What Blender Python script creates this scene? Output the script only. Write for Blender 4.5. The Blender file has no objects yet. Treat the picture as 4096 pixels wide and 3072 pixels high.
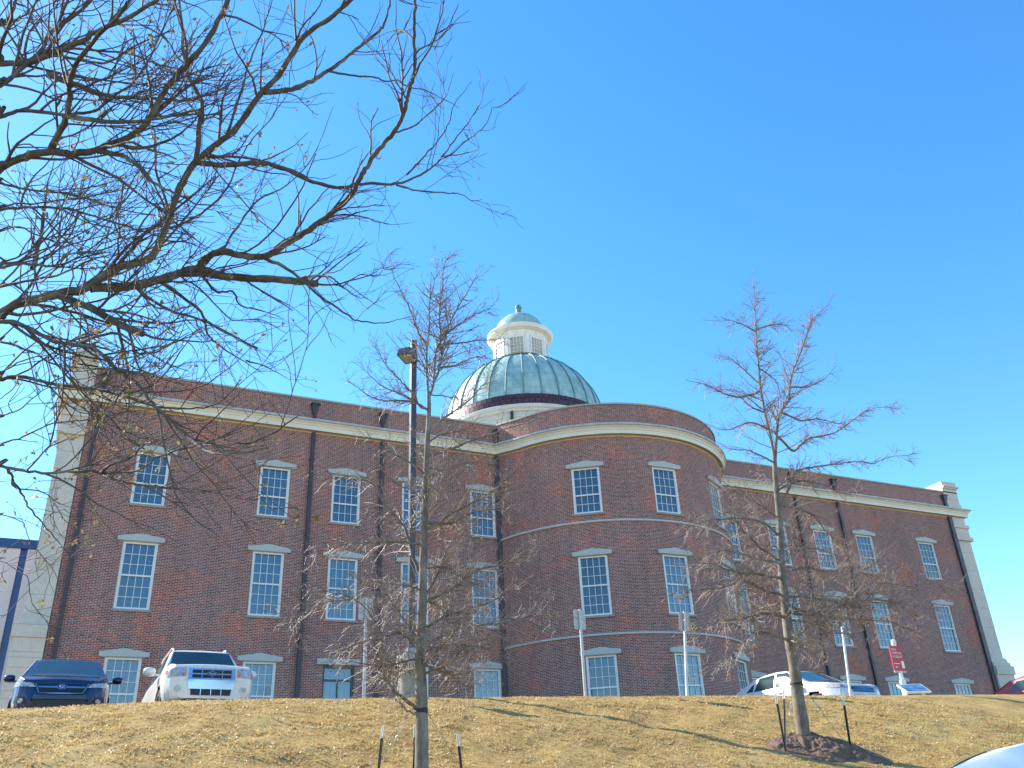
import bpy, bmesh, math, random
import numpy as np
from mathutils import Vector, Matrix
from mathutils.bvhtree import BVHTree

random.seed(7)
SC = bpy.context.scene
COL = SC.collection
R = math.radians

# ------------------------------------------------------------------ camera
F4 = 3554.8                       # focal length in pixels of the 4096 px wide frame
CAM = np.array([-25.1523, -40.1505, -1.9199])
PI_, RO_, YA_ = R(26.8288), R(-2.7002), R(25.7326)
FW = np.array([math.sin(YA_) * math.cos(PI_), math.cos(YA_) * math.cos(PI_), math.sin(PI_)])
_rt = np.array([math.cos(YA_), -math.sin(YA_), 0.0])
_up = np.cross(_rt, FW)
RT = math.cos(RO_) * _rt + math.sin(RO_) * _up
UP = -math.sin(RO_) * _rt + math.cos(RO_) * _up
cd = bpy.data.cameras.new('camera')
cam = bpy.data.objects.new('camera', cd)
COL.objects.link(cam)
m = Matrix.Identity(4)
for i in range(3):
    m[i][0] = RT[i]; m[i][1] = UP[i]; m[i][2] = -FW[i]; m[i][3] = CAM[i]
cam.matrix_world = m
cd.sensor_width = 36.0
cd.lens = F4 / 4096 * 36.0
cd.clip_start = 0.1
cd.clip_end = 3000
SC.camera = cam
VS = 4096 / 2212.0                # photo measurements below are in a 2212 px wide copy


def ray(u, v):
    """direction with unit depth through a point measured in the photograph"""
    return FW + RT * (u * VS - 2048) / F4 + UP * (1536 - v * VS) / F4


def at_depth(u, v, d):
    return CAM + ray(u, v) * d


def at_y(u, v, y):
    d = ray(u, v)
    return CAM + d * (y - CAM[1]) / d[1]


# ------------------------------------------------------------------ light
SUN_H = R(-38.0)                  # compass angle of the sun from +y towards +x
SUN_E = R(35.0)
sdir = np.array([math.sin(SUN_H) * math.cos(SUN_E), math.cos(SUN_H) * math.cos(SUN_E), math.sin(SUN_E)])
sl = bpy.data.lights.new('sun', 'SUN')
sl.energy = 4.3
sl.angle = R(0.5)
sl.color = (1.0, 0.94, 0.84)
so = bpy.data.objects.new('sun', sl)
COL.objects.link(so)
so.rotation_euler = Vector(sdir).to_track_quat('Z', 'Y').to_euler()
W = bpy.data.worlds.new('World')
SC.world = W
W.use_nodes = True
wn, wl = W.node_tree.nodes, W.node_tree.links
wn.clear()
sky = wn.new('ShaderNodeTexSky')
sky.sky_type = 'NISHITA'
sky.sun_disc = False
sky.sun_elevation = SUN_E
sky.sun_rotation = SUN_H
sky.altitude = 100
sky.air_density = 1.0
sky.dust_density = 0.15
sky.ozone_density = 2.5
hs = wn.new('ShaderNodeHueSaturation')
hs.inputs['Saturation'].default_value = 1.30
hs.inputs['Hue'].default_value = 0.499
bg = wn.new('ShaderNodeBackground')
bg.inputs['Strength'].default_value = 0.15
wo = wn.new('ShaderNodeOutputWorld')
wl.new(sky.outputs[0], hs.inputs['Color'])
wl.new(hs.outputs[0], bg.inputs[0])
wl.new(bg.outputs[0], wo.inputs[0])
SC.view_settings.view_transform = 'Standard'
SC.view_settings.look = 'None'
SC.view_settings.gamma = 1
SC.view_settings.exposure = 1.35
SC.render.engine = 'CYCLES'


# ------------------------------------------------------------------ helpers
def tag(o, label=None, cat=None, group=None, kind=None):
    if label: o['label'] = label
    if cat: o['category'] = cat
    if group: o['group'] = group
    if kind: o['kind'] = kind
    return o


def empty(name, loc=(0, 0, 0), rz=0, label=None, cat=None, group=None):
    o = bpy.data.objects.new(name, None)
    COL.objects.link(o)
    o.location = loc
    o.rotation_euler = (0, 0, rz)
    o.empty_display_size = 0.1
    return tag(o, label, cat, group)


def copy_tree(o, parent=None):
    c = o.copy()
    COL.objects.link(c)
    if parent: c.parent = parent
    for ch in o.children:
        copy_tree(ch, c)
    return c


class MB:
    """collects faces with optional uv and builds one mesh object"""
    def __init__(s):
        s.v, s.f, s.uv, s.mi = [], [], [], []

    def face(s, pts, uv=None, mi=0):
        b = len(s.v)
        s.v += [tuple(map(float, p)) for p in pts]
        s.f.append(tuple(range(b, b + len(pts))))
        s.uv += list(uv) if uv else [(0.0, 0.0)] * len(pts)
        s.mi.append(mi)
        return s

    def box(s, x0, x1, y0, y1, z0, z1, skip='', mi=0):
        P = [(x, y, z) for z in (z0, z1) for y in (y0, y1) for x in (x0, x1)]
        F = {'b': (0, 2, 3, 1), 't': (4, 5, 7, 6), 'f': (0, 1, 5, 4), 'k': (2, 6, 7, 3), 'l': (0, 4, 6, 2), 'r': (1, 3, 7, 5)}
        for k, q in F.items():
            if k in skip: continue
            pts = [P[i] for i in q]
            uv = [(p[0], p[2]) if k in 'fk' else ((p[1], p[2]) if k in 'lr' else (p[0], p[1])) for p in pts]
            s.face(pts, uv, mi)
        return s

    def xform(s, fn):
        s.v = [tuple(fn(Vector(p))) for p in s.v]
        return s

    def prism(s, outline, d0, d1, axis='y'):
        """outline of (a,b) extruded along an axis; a,b are x,z for axis y"""
        def mk(a, b, d):
            return {'y': (a, d, b), 'x': (d, a, b), 'z': (a, b, d)}[axis]
        n = len(outline)
        s.face([mk(a, b, d0) for a, b in outline], outline)
        s.face([mk(a, b, d1) for a, b in reversed(outline)], list(reversed(outline)))
        for i in range(n):
            a, b = outline[i], outline[(i + 1) % n]
            s.face([mk(*b, d0), mk(*a, d0), mk(*a, d1), mk(*b, d1)])
        return s

    def tube(s, pts, rad, n=8, cap=True):
        pts = [Vector(p) for p in pts]
        if not hasattr(rad, '__len__'): rad = [rad] * len(pts)
        base = len(s.v)
        ref = None
        for i, p in enumerate(pts):
            t = (pts[min(i + 1, len(pts) - 1)] - pts[max(i - 1, 0)]).normalized()
            if ref is None:
                ref = Vector((0, 0, 1)) if abs(t.z) < .9 else Vector((1, 0, 0))
            a = t.cross(ref).normalized()
            b = t.cross(a).normalized()
            for k in range(n):
                q = 2 * math.pi * k / n
                s.v.append(tuple(p + a * (rad[i] * math.cos(q)) + b * (rad[i] * math.sin(q))))
        for i in range(len(pts) - 1):
            for k in range(n):
                k2 = (k + 1) % n
                q = (base + i * n + k, base + (i + 1) * n + k, base + (i + 1) * n + k2, base + i * n + k2)
                s.f.append(q); s.uv += [(0, 0)] * 4; s.mi.append(0)
        if cap:
            for i, fl in ((0, 0), (len(pts) - 1, 1)):
                q = [base + i * n + k for k in range(n)]
                s.f.append(tuple(q if fl else reversed(q))); s.uv += [(0, 0)] * n; s.mi.append(0)
        return s

    def lathe(s, prof, cx=0, cy=0, n=64, a0=0, a1=2 * math.pi, cap=False):
        full = abs(a1 - a0 - 2 * math.pi) < 1e-6
        base = len(s.v)
        m_ = n if full else n + 1
        for r, z in prof:
            for k in range(m_):
                a = a0 + (a1 - a0) * k / n
                s.v.append((cx + r * math.cos(a), cy + r * math.sin(a), z))
        for i in range(len(prof) - 1):
            for k in range(n):
                k2 = (k + 1) % m_
                q = (base + i * m_ + k, base + i * m_ + k2, base + (i + 1) * m_ + k2, base + (i + 1) * m_ + k)
                s.f.append(q)
                rr = prof[i][0]
                u0, u1 = (a0 + (a1 - a0) * k / n), (a0 + (a1 - a0) * (k + 1) / n)
                s.uv += [(u0, prof[i][1]), (u1, prof[i][1]), (u1, prof[i + 1][1]), (u0, prof[i + 1][1])]
                s.mi.append(0)
        return s

    def build(s, name, mat, parent=None, smooth=False, merge=False):
        me = bpy.data.meshes.new(name)
        me.from_pydata(s.v, [], s.f)
        ul = me.uv_layers.new(name='UVMap')
        ul.data.foreach_set('uv', np.array(s.uv, dtype=np.float32).ravel())
        mats = mat if isinstance(mat, (list, tuple)) else [mat]
        for mm in mats: me.materials.append(mm)
        me.polygons.foreach_set('material_index', s.mi)
        if merge:
            b = bmesh.new(); b.from_mesh(me)
            bmesh.ops.remove_doubles(b, verts=b.verts, dist=1e-4)
            b.to_mesh(me); b.free()
        if smooth:
            me.polygons.foreach_set('use_smooth', [True] * len(me.polygons))
            if smooth != True:
                me.set_sharp_from_angle(angle=R(smooth))
        me.update()
        o = bpy.data.objects.new(name, me)
        COL.objects.link(o)
        if parent: o.parent = parent
        return o


# ------------------------------------------------------------------ materials
def new_mat(name):
    mt = bpy.data.materials.new(name)
    mt.use_nodes = True
    nt = mt.node_tree
    return mt, nt, nt.nodes['Principled BSDF']


def N(nt, t, **kw):
    n = nt.nodes.new(t)
    for k, v in kw.items():
        if k.startswith('i_'):
            n.inputs[k[2:].replace('_', ' ')].default_value = v
        else:
            setattr(n, k, v)
    return n


def ramp(nt, src, stops):
    r = nt.nodes.new('ShaderNodeValToRGB')
    e = r.color_ramp.elements
    while len(e) < len(stops): e.new(0.5)
    for el, (p, c) in zip(e, stops):
        el.position = p
        el.color = (*c, 1) if len(c) == 3 else c
    nt.links.new(src, r.inputs[0])
    return r.outputs[0]


def mixc(nt, fac, a, b, mode='MIX'):
    n = nt.nodes.new('ShaderNodeMix')
    n.data_type = 'RGBA'
    n.blend_type = mode
    for s_, val in ((0, fac), (6, a), (7, b)):
        if hasattr(val, 'links') or hasattr(val, 'is_linked'):
            nt.links.new(val, n.inputs[s_])
        else:
            n.inputs[s_].default_value = val if s_ == 0 else (*val, 1)
    return n.outputs[2]


def noise(nt, scale, detail=4, rough=.55, vec=None, dist=0.0):
    n = nt.nodes.new('ShaderNodeTexNoise')
    n.inputs['Scale'].default_value = scale
    n.inputs['Detail'].default_value = detail
    n.inputs['Roughness'].default_value = rough
    n.inputs['Distortion'].default_value = dist
    if vec is None:
        g = nt.nodes.new('ShaderNodeNewGeometry')
        vec = g.outputs['Position']
    nt.links.new(vec, n.inputs['Vector'])
    return n.outputs['Fac']


def bump(nt, bsdf, h, strength=.3, dist=.02):
    b = nt.nodes.new('ShaderNodeBump')
    b.inputs['Strength'].default_value = strength
    b.inputs['Distance'].default_value = dist
    nt.links.new(h, b.inputs['Height'])
    nt.links.new(b.outputs[0], bsdf.inputs['Normal'])


def plain(name, col, rough=.5, metal=0.0, var=.12, vscale=6, spec=.5, coat=0.0, bmp=0.0):
    mt, nt, b = new_mat(name)
    f = noise(nt, vscale)
    c = ramp(nt, f, [(.3, tuple(x * (1 - var) for x in col)), (.7, tuple(min(1, x * (1 + var)) for x in col))])
    nt.links.new(c, b.inputs['Base Color'])
    b.inputs['Roughness'].default_value = rough
    b.inputs['Metallic'].default_value = metal
    b.inputs['Specular IOR Level'].default_value = spec
    b.inputs['Coat Weight'].default_value = coat
    b.inputs['Coat Roughness'].default_value = .05
    if bmp: bump(nt, b, noise(nt, vscale * 8), bmp)
    return mt


def brick_mat():
    mt, nt, b = new_mat('red_brick')
    uv = N(nt, 'ShaderNodeUVMap')
    uv.uv_map = 'UVMap'
    br = N(nt, 'ShaderNodeTexBrick')
    br.inputs['Scale'].default_value = 1.0
    br.inputs['Brick Width'].default_value = .213
    br.inputs['Row Height'].default_value = .0677
    br.inputs['Mortar Size'].default_value = .0092
    br.inputs['Mortar Smooth'].default_value = .2
    br.inputs['Bias'].default_value = -.1
    br.inputs['Color1'].default_value = (.31, .100, .070, 1)
    br.inputs['Color2'].default_value = (.105, .048, .043, 1)
    br.inputs['Mortar'].default_value = (.52, .45, .40, 1)
    nz = N(nt, 'ShaderNodeTexNoise')
    nz.inputs['Scale'].default_value = 1.7
    nz.inputs['Detail'].default_value = 3
    nt.links.new(uv.outputs[0], nz.inputs['Vector'])
    vm = N(nt, 'ShaderNodeVectorMath', operation='MULTIPLY_ADD')
    vm.inputs[1].default_value = (.06, .02, 0)
    nt.links.new(nz.outputs['Color'], vm.inputs[0])
    nt.links.new(uv.outputs[0], vm.inputs[2])
    nt.links.new(vm.outputs[0], br.inputs['Vector'])
    # patches of warmer brick
    n1 = noise(nt, .55, 4, .65, uv.outputs[0])
    f1 = ramp(nt, n1, [(.50, (0, 0, 0)), (.72, (1, 1, 1))])
    c = mixc(nt, f1, br.outputs['Color'], (1.48, .96, .80), 'MULTIPLY')
    n2 = noise(nt, .8, 5, .7, uv.outputs[0], .6)
    f2 = ramp(nt, n2, [(.53, (0, 0, 0)), (.75, (.42, .42, .42))])
    c = mixc(nt, f2, c, (.25, .21, .215))
    n3 = noise(nt, .25, 3, .5, uv.outputs[0])
    f3 = ramp(nt, n3, [(.3, (.90, .90, .91)), (.7, (1.10, 1.07, 1.05))])
    c = mixc(nt, 1.0, c, f3, 'MULTIPLY')
    n5 = noise(nt, 9.0, 3, .7, uv.outputs[0])     # single odd bricks
    c = mixc(nt, 1.0, c, ramp(nt, n5, [(.32, (.70, .70, .74)), (.5, (1, 1, 1)), (.7, (1.30, 1.22, 1.18))]), 'MULTIPLY')
    mp = N(nt, 'ShaderNodeMapping')
    mp.inputs['Scale'].default_value = (2.2, .16, 1)
    nt.links.new(uv.outputs[0], mp.inputs[0])
    n6 = noise(nt, 1.0, 4, .6, mp.outputs[0])     # run-off streaks
    c = mixc(nt, 1.0, c, ramp(nt, n6, [(.35, (.90, .89, .90)), (.6, (1.04, 1.03, 1.03))]), 'MULTIPLY')
    nt.links.new(c, b.inputs['Base Color'])
    b.inputs['Roughness'].default_value = .9
    b.inputs['Specular IOR Level'].default_value = .2
    bump(nt, b, br.outputs['Fac'], -.4, .006)
    return mt


def stone_mat(name, col, scale=1.2, dark=.75, block=None):
    mt, nt, b = new_mat(name)
    f = noise(nt, scale, 6, .65)
    c = ramp(nt, f, [(.3, tuple(x * dark for x in col)), (.62, col)])
    f2 = noise(nt, scale * 14, 4, .6)
    c = mixc(nt, .35, c, ramp(nt, f2, [(.3, tuple(x * .72 for x in col)), (.7, tuple(min(1, x * 1.15) for x in col))]))
    if block:
        g = N(nt, 'ShaderNodeNewGeometry')
        sx = N(nt, 'ShaderNodeSeparateXYZ')
        nt.links.new(g.outputs['Position'], sx.inputs[0])
        wv = N(nt, 'ShaderNodeMath', operation='PINGPONG')
        wv.inputs[1].default_value = block
        nt.links.new(sx.outputs[2], wv.inputs[0])
        ln = ramp(nt, wv.outputs[0], [(0.0, (.55, .52, .5)), (.018, (1, 1, 1))])
        c = mixc(nt, 1.0, c, ln, 'MULTIPLY')
    nt.links.new(c, b.inputs['Base Color'])
    b.inputs['Roughness'].default_value = .8
    bump(nt, b, f2, .15, .01)
    return mt


def glass_mat(name, tint, refl=.16):
    mt, nt, b = new_mat(name)
    nt.nodes.remove(b)
    tr = N(nt, 'ShaderNodeBsdfTransparent')
    tr.inputs[0].default_value = (*tint, 1)
    gl = N(nt, 'ShaderNodeBsdfGlossy')
    gl.inputs['Roughness'].default_value = .02
    gl.inputs['Color'].default_value = (.9, .95, 1, 1)
    g = N(nt, 'ShaderNodeNewGeometry')
    w = noise(nt, 1.6, 2)
    bp = N(nt, 'ShaderNodeBump')
    bp.inputs['Strength'].default_value = .06
    bp.inputs['Distance'].default_value = .03
    nt.links.new(w, bp.inputs['Height'])
    nt.links.new(bp.outputs[0], gl.inputs['Normal'])
    fr = N(nt, 'ShaderNodeFresnel')
    fr.inputs['IOR'].default_value = 1.5
    ad = N(nt, 'ShaderNodeMath', operation='ADD')
    ad.use_clamp = True
    ad.inputs[1].default_value = refl
    nt.links.new(fr.outputs[0], ad.inputs[0])
    mx = N(nt, 'ShaderNodeMixShader')
    nt.links.new(ad.outputs[0], mx.inputs[0])
    nt.links.new(tr.outputs[0], mx.inputs[1])
    nt.links.new(gl.outputs[0], mx.inputs[2])
    nt.links.new(mx.outputs[0], nt.nodes['Material Output'].inputs[0])
    return mt


def blind_mat(name, col, pitch=.05, axis=1, depth=.45):
    """closed blinds (axis 1) or hanging curtains (axis 0): shading of slats and folds painted as dark stripes"""
    mt, nt, b = new_mat(name)
    uv = N(nt, 'ShaderNodeUVMap')
    sx = N(nt, 'ShaderNodeSeparateXYZ')
    nt.links.new(uv.outputs[0], sx.inputs[0])
    src = sx.outputs[axis]
    if axis == 0:
        ad = N(nt, 'ShaderNodeMath', operation='MULTIPLY_ADD')
        ad.inputs[1].default_value = .12
        nt.links.new(noise(nt, 2.0, 2, .5, uv.outputs[0]), ad.inputs[0])
        nt.links.new(src, ad.inputs[2])
        src = ad.outputs[0]
    pg = N(nt, 'ShaderNodeMath', operation='PINGPONG')
    pg.inputs[1].default_value = pitch / 2
    nt.links.new(src, pg.inputs[0])
    dv = N(nt, 'ShaderNodeMath', operation='DIVIDE')
    dv.inputs[1].default_value = pitch / 2
    nt.links.new(pg.outputs[0], dv.inputs[0])
    nt.links.new(dv.outputs[0], b.inputs['Base Color'])
    c = ramp(nt, dv.outputs[0], [(.0, tuple(x * (1 - depth) for x in col)), (.5, col)])  # darker between slats and in folds: shade put into the colour of a flat sheet
    oi = N(nt, 'ShaderNodeObjectInfo')
    c = mixc(nt, 1.0, c, ramp(nt, oi.outputs['Random'], [(0, (.62, .66, .70)), (1, (1.12, 1.10, 1.05))]), 'MULTIPLY')
    nt.links.new(c, b.inputs['Base Color'])
    b.inputs['Roughness'].default_value = .85
    return mt


M = {}
M['brick'] = brick_mat()
M['stone'] = stone_mat('limestone_trim', (.52, .48, .40))
M['hood'] = stone_mat('painted_stone', (.50, .51, .47), 2.0, .88)
M['pilaster'] = stone_mat('limestone_blocks', (.66, .58, .48), .8, .8, block=.62)
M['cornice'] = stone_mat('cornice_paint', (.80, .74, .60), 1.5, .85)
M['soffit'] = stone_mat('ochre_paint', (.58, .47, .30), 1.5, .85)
M['gutter'] = plain('gutter_metal', (.42, .43, .42), .45, 0, .15, 3)
M['coping'] = stone_mat('coping_stone', (.44, .40, .35), 1.4, .75)
M['sill'] = stone_mat('sill_stone', (.36, .32, .29), 2.5, .8)
M['frame'] = plain('white_window_paint', (.76, .75, .71), .45, 0, .04, 3)
M['glass'] = glass_mat('window_glass', (.36, .54, .62), .08)
M['blind'] = blind_mat('white_blinds', (.42, .46, .48), .05, 1)
M['blind_dark'] = blind_mat('dim_blinds', (.16, .19, .22), .05, 1)
M['curtain'] = blind_mat('pale_curtain', (.46, .50, .50), .22, 0, .55)
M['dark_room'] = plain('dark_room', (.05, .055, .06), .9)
M['bronze'] = plain('bronze_paint', (.045, .028, .036), .45, 0, .2, 4)
M['bronze_old'] = plain('weathered_bronze', (.075, .07, .075), .5, .2, .3, 2)
M['roof'] = plain('roof_membrane', (.35, .34, .32), .9)


def copper_mat():
    mt, nt, b = new_mat('patina_copper')
    uv = N(nt, 'ShaderNodeUVMap')
    n1 = noise(nt, .5, 5, .6)
    c = ramp(nt, n1, [(.32, (.19, .36, .34)), (.5, (.27, .46, .43)), (.7, (.38, .55, .50))])
    mp = N(nt, 'ShaderNodeMapping')
    mp.inputs['Scale'].default_value = (9.55, 1.0, 1)
    nt.links.new(uv.outputs[0], mp.inputs[0])
    n2 = noise(nt, 1.4, 4, .6, mp.outputs[0])
    c = mixc(nt, .6, c, ramp(nt, n2, [(.3, (.15, .28, .28)), (.7, (.48, .62, .58))]))
    br = N(nt, 'ShaderNodeTexBrick')
    br.offset = .5
    br.inputs['Scale'].default_value = 1
    br.inputs['Brick Width'].default_value = 1.0
    br.inputs['Row Height'].default_value = .62
    br.inputs['Mortar Size'].default_value = .012
    br.inputs['Color1'].default_value = (1, 1, 1, 1)
    br.inputs['Color2'].default_value = (.93, .95, .95, 1)
    br.inputs['Mortar'].default_value = (.55, .6, .6, 1)
    nt.links.new(mp.outputs[0], br.inputs['Vector'])
    c = mixc(nt, 1, c, br.outputs['Color'], 'MULTIPLY')
    nt.links.new(c, b.inputs['Base Color'])
    b.inputs['Roughness'].default_value = .55
    b.inputs['Specular IOR Level'].default_value = .4
    bump(nt, b, noise(nt, 2.2, 3), .25, .06)
    return mt


M['copper'] = copper_mat()
M['copper_rib'] = plain('patina_seam', (.13, .25, .23), .55, 0, .25, 3)
M['lantern'] = plain('lantern_paint', (.78, .76, .68), .5, 0, .07, 2)
M['lantern_pane'] = plain('cream_panes', (.46, .42, .30), .25, 0, .2, 1.5)
M['drum'] = stone_mat('drum_stucco', (.60, .58, .50), .7, .84)

# ------------------------------------------------------------------ terrain
GR = .0218                        # the street along the crest climbs gently to the right


def gx(x): return np.clip(x + 26.3, -25, 50) * GR
def right_shift(x):
    t = np.clip((np.asarray(x, float) + 15.5) / 7.0, 0, 1)
    return t * t * (3 - 2 * t)


def parking_z(x): return .20 + gx(x) - .14 * right_shift(x)
def crest_z(x): return .375 + gx(x) - .045 * np.clip(-23.2 - np.asarray(x, float), 0, 3) - .09 * right_shift(x)
def street_z(x): return -3.19 + gx(x)


def value_noise(x, y, seed):
    xi, yi = np.floor(x).astype(int), np.floor(y).astype(int)
    xf, yf = x - xi, y - yi

    def h(a, b):
        n = (a * 374761393 + b * 668265263 + seed * 1442695041) & 0xffffffff
        n = ((n ^ (n >> 13)) * 1274126177) & 0xffffffff
        return ((n ^ (n >> 16)) & 0xffff) / 65535.0
    u, v = xf * xf * (3 - 2 * xf), yf * yf * (3 - 2 * yf)
    return (h(xi, yi) * (1 - u) + h(xi + 1, yi) * u) * (1 - v) + (h(xi, yi + 1) * (1 - u) + h(xi + 1, yi + 1) * u) * v


def ground_h(x, y, rough=True):
    x = np.asarray(x, float); y = np.asarray(y, float)
    yc = -22.5 - .65 * right_shift(x)
    s = yc - y
    slope = crest_z(x) - .38 * (np.sqrt(np.maximum(s, 0) ** 2 + 1.0) - 1.0)
    st = street_z(x)
    tb = np.clip((-33.4 - y) / 1.5, 0, 1)
    slope = slope + (np.minimum(slope, st) - slope) * tb * tb * (3 - 2 * tb)
    d = slope - st                # smooth meeting with the lower street
    slope = st + .5 * (d + np.sqrt(d * d + .04))
    t = np.clip((y - yc - .2) / .9, 0, 1)
    t = t * t * (3 - 2 * t)
    z = slope * (1 - t) + parking_z(x) * t
    if rough:
        w = np.clip((s - .2) / 1.5, 0, 1) * np.clip((z - st - .05) * 3, 0, 1)
        bm = (value_noise(x * 1.1, y * 1.1, 1) - .5) * .07 + (value_noise(x * 3.1, y * 3.1, 2) - .5) * .05 + (value_noise(x * 8, y * 8, 3) - .5) * .025
        z = z + bm * w
    return z


def axis(f0, f1, step, far):
    a = list(np.arange(f0, f1 + 1e-6, step))
    d, lo, hi = step, a[0], a[-1]
    left, right = [], []
    while lo > -far or hi < far:
        d *= 1.5
        lo -= d; hi += d
        left.append(lo); right.append(hi)
    return np.array(left[::-1] + a + right)


def grid_obj(name, xs, ys, zf, mat):
    X, Y = np.meshgrid(xs, ys)
    Z = zf(X, Y)
    nx, ny = len(xs), len(ys)
    v = np.stack([X.ravel(), Y.ravel(), Z.ravel()], 1)
    i = np.arange(nx * ny).reshape(ny, nx)
    q = np.stack([i[:-1, :-1].ravel(), i[:-1, 1:].ravel(), i[1:, 1:].ravel(), i[1:, :-1].ravel()], 1)
    me = bpy.data.meshes.new(name)
    me.vertices.add(len(v)); me.vertices.foreach_set('co', v.ravel())
    me.loops.add(q.size); me.loops.foreach_set('vertex_index', q.ravel())
    me.polygons.add(len(q)); me.polygons.foreach_set('loop_start', np.arange(0, q.size, 4))
    me.polygons.foreach_set('use_smooth', np.ones(len(q), bool))
    me.update(calc_edges=True)
    me.materials.append(mat)
    o = bpy.data.objects.new(name, me)
    COL.objects.link(o)
    return o


def turf_mat():
    mt, nt, b = new_mat('dormant_turf')
    g = N(nt, 'ShaderNodeNewGeometry')
    mp = N(nt, 'ShaderNodeMapping')
    mp.inputs['Scale'].default_value = (1, 1.0, 1)
    nt.links.new(g.outputs['Position'], mp.inputs[0])
    n1 = noise(nt, 1.1, 6, .7, mp.outputs[0], .4)
    c = ramp(nt, n1, [(.30, (.21, .12, .05)), (.45, (.40, .25, .085)), (.60, (.52, .36, .13)), (.75, (.56, .42, .19))])
    n2 = noise(nt, 7.0, 5, .7, mp.outputs[0], .5)
    c = mixc(nt, .45, c, ramp(nt, n2, [(.33, (.21, .12, .06)), (.55, (.45, .31, .115)), (.75, (.59, .46, .23))]))
    n3 = noise(nt, .45, 3, .6, mp.outputs[0])
    n4 = noise(nt, 5.0, 3, .6, mp.outputs[0])
    ml = N(nt, 'ShaderNodeMath', operation='MULTIPLY')
    nt.links.new(ramp(nt, n3, [(.5, (0, 0, 0)), (.68, (1, 1, 1))]), ml.inputs[0])
    nt.links.new(ramp(nt, n4, [(.5, (0, 0, 0)), (.75, (.5, .5, .5))]), ml.inputs[1])
    c = mixc(nt, ml.outputs[0], c, (.17, .19, .06))
    nt.links.new(c, b.inputs['Base Color'])
    b.inputs['Roughness'].default_value = .95
    b.inputs['Specular IOR Level'].default_value = .1
    bump(nt, b, noise(nt, 22, 4, .7, mp.outputs[0]), .7, .05)
    return mt


M['turf'] = turf_mat()
M['asphalt'] = plain('asphalt', (.055, .055, .058), .9, 0, .25, 3, bmp=.3)
M['concrete'] = plain('kerb_concrete', (.42, .40, .36), .85, 0, .15, 3, bmp=.2)

xs = axis(-34, 6, .16, 900)
ys = axis(-38, -20, .16, 900)
tag(grid_obj('ground', xs, ys, ground_h, M['turf']), 'dormant tan lawn rising as a bank to the car park in front of the brick building', 'ground', kind='structure')
px = axis(-60, 60, 4, 60)
tag(grid_obj('car_park', np.linspace(-70, 70, 40), np.linspace(-21.0, -9.0, 8), lambda x, y: parking_z(x) + .004 + 0 * y, M['asphalt']),
    'asphalt car park strip between the lawn bank and the brick building', 'car park', kind='structure')
tag(grid_obj('street', np.linspace(-70, 70, 60), np.linspace(-46, -35.2, 6), lambda x, y: ground_h(x, y, False) + .006, M['asphalt']),
    'asphalt street below the lawn bank', 'street', kind='structure')
kb = MB()
for i in range(46):
    x0, x1 = -68 + i * 3, -65.02 + i * 3
    z0, z1 = parking_z(x0), parking_z(x1)
    P = [(x0, -21.15, z0 - .2), (x1, -21.15, z1 - .2), (x1, -21.0, z1 - .2), (x0, -21.0, z0 - .2),
         (x0, -21.15, z0 + .12), (x1, -21.15, z1 + .12), (x1, -21.0, z1 + .12), (x0, -21.0, z0 + .12)]
    for q in ((0, 1, 5, 4), (1, 2, 6, 5), (2, 3, 7, 6), (3, 0, 4, 7), (4, 5, 6, 7)):
        kb.face([P[k] for k in q])
tag(kb.build('kerb', M['concrete']), 'concrete kerb along the lawn side of the car park', 'kerb', kind='structure')

# ------------------------------------------------------------------ the museum building
BR, BY = 7.12, 1.709              # apse bay: radius and centre
JX = math.sqrt(BR * BR - BY * BY)
WX = 26.72                        # end of the brick, start of the corner pilasters
Z0 = -1.2
museum = empty('museum_building', (0, 0, 0), 0, 'long three-storey red brick building with a rounded bay, stone trim and a green copper dome', 'building')

LV = {'U': (14.017, 11.599), 'M': (9.915, 7.046), 'G': (5.11, 2.30)}
BLV = {'U': (14.237, 11.869), 'M': (9.749, 6.922), 'G': (5.14, 2.34)}
HW = .70
COLS = [23.80, 18.40, 14.97, 11.45, 7.80]
PHIS = [-34.2, -.96, 32.3]
FL = {'U': (3, 2), 'M': (3, 3), 'G': (3, 3)}


def wall_panel(mb, segs, zs, cut, pos, rev):
    """grid wall: segs are u values, zs heights; cut(u0,u1,z0,z1) -> True for an opening"""
    for i in range(len(segs) - 1):
        for j in range(len(zs) - 1):
            u0, u1, z0, z1 = segs[i], segs[i + 1], zs[j], zs[j + 1]
            if cut((u0 + u1) / 2, (z0 + z1) / 2): continue
            mb.face([pos(u0, z0), pos(u1, z0), pos(u1, z1), pos(u0, z1)], [(u0, z0), (u1, z0), (u1, z1), (u0, z1)])


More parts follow.
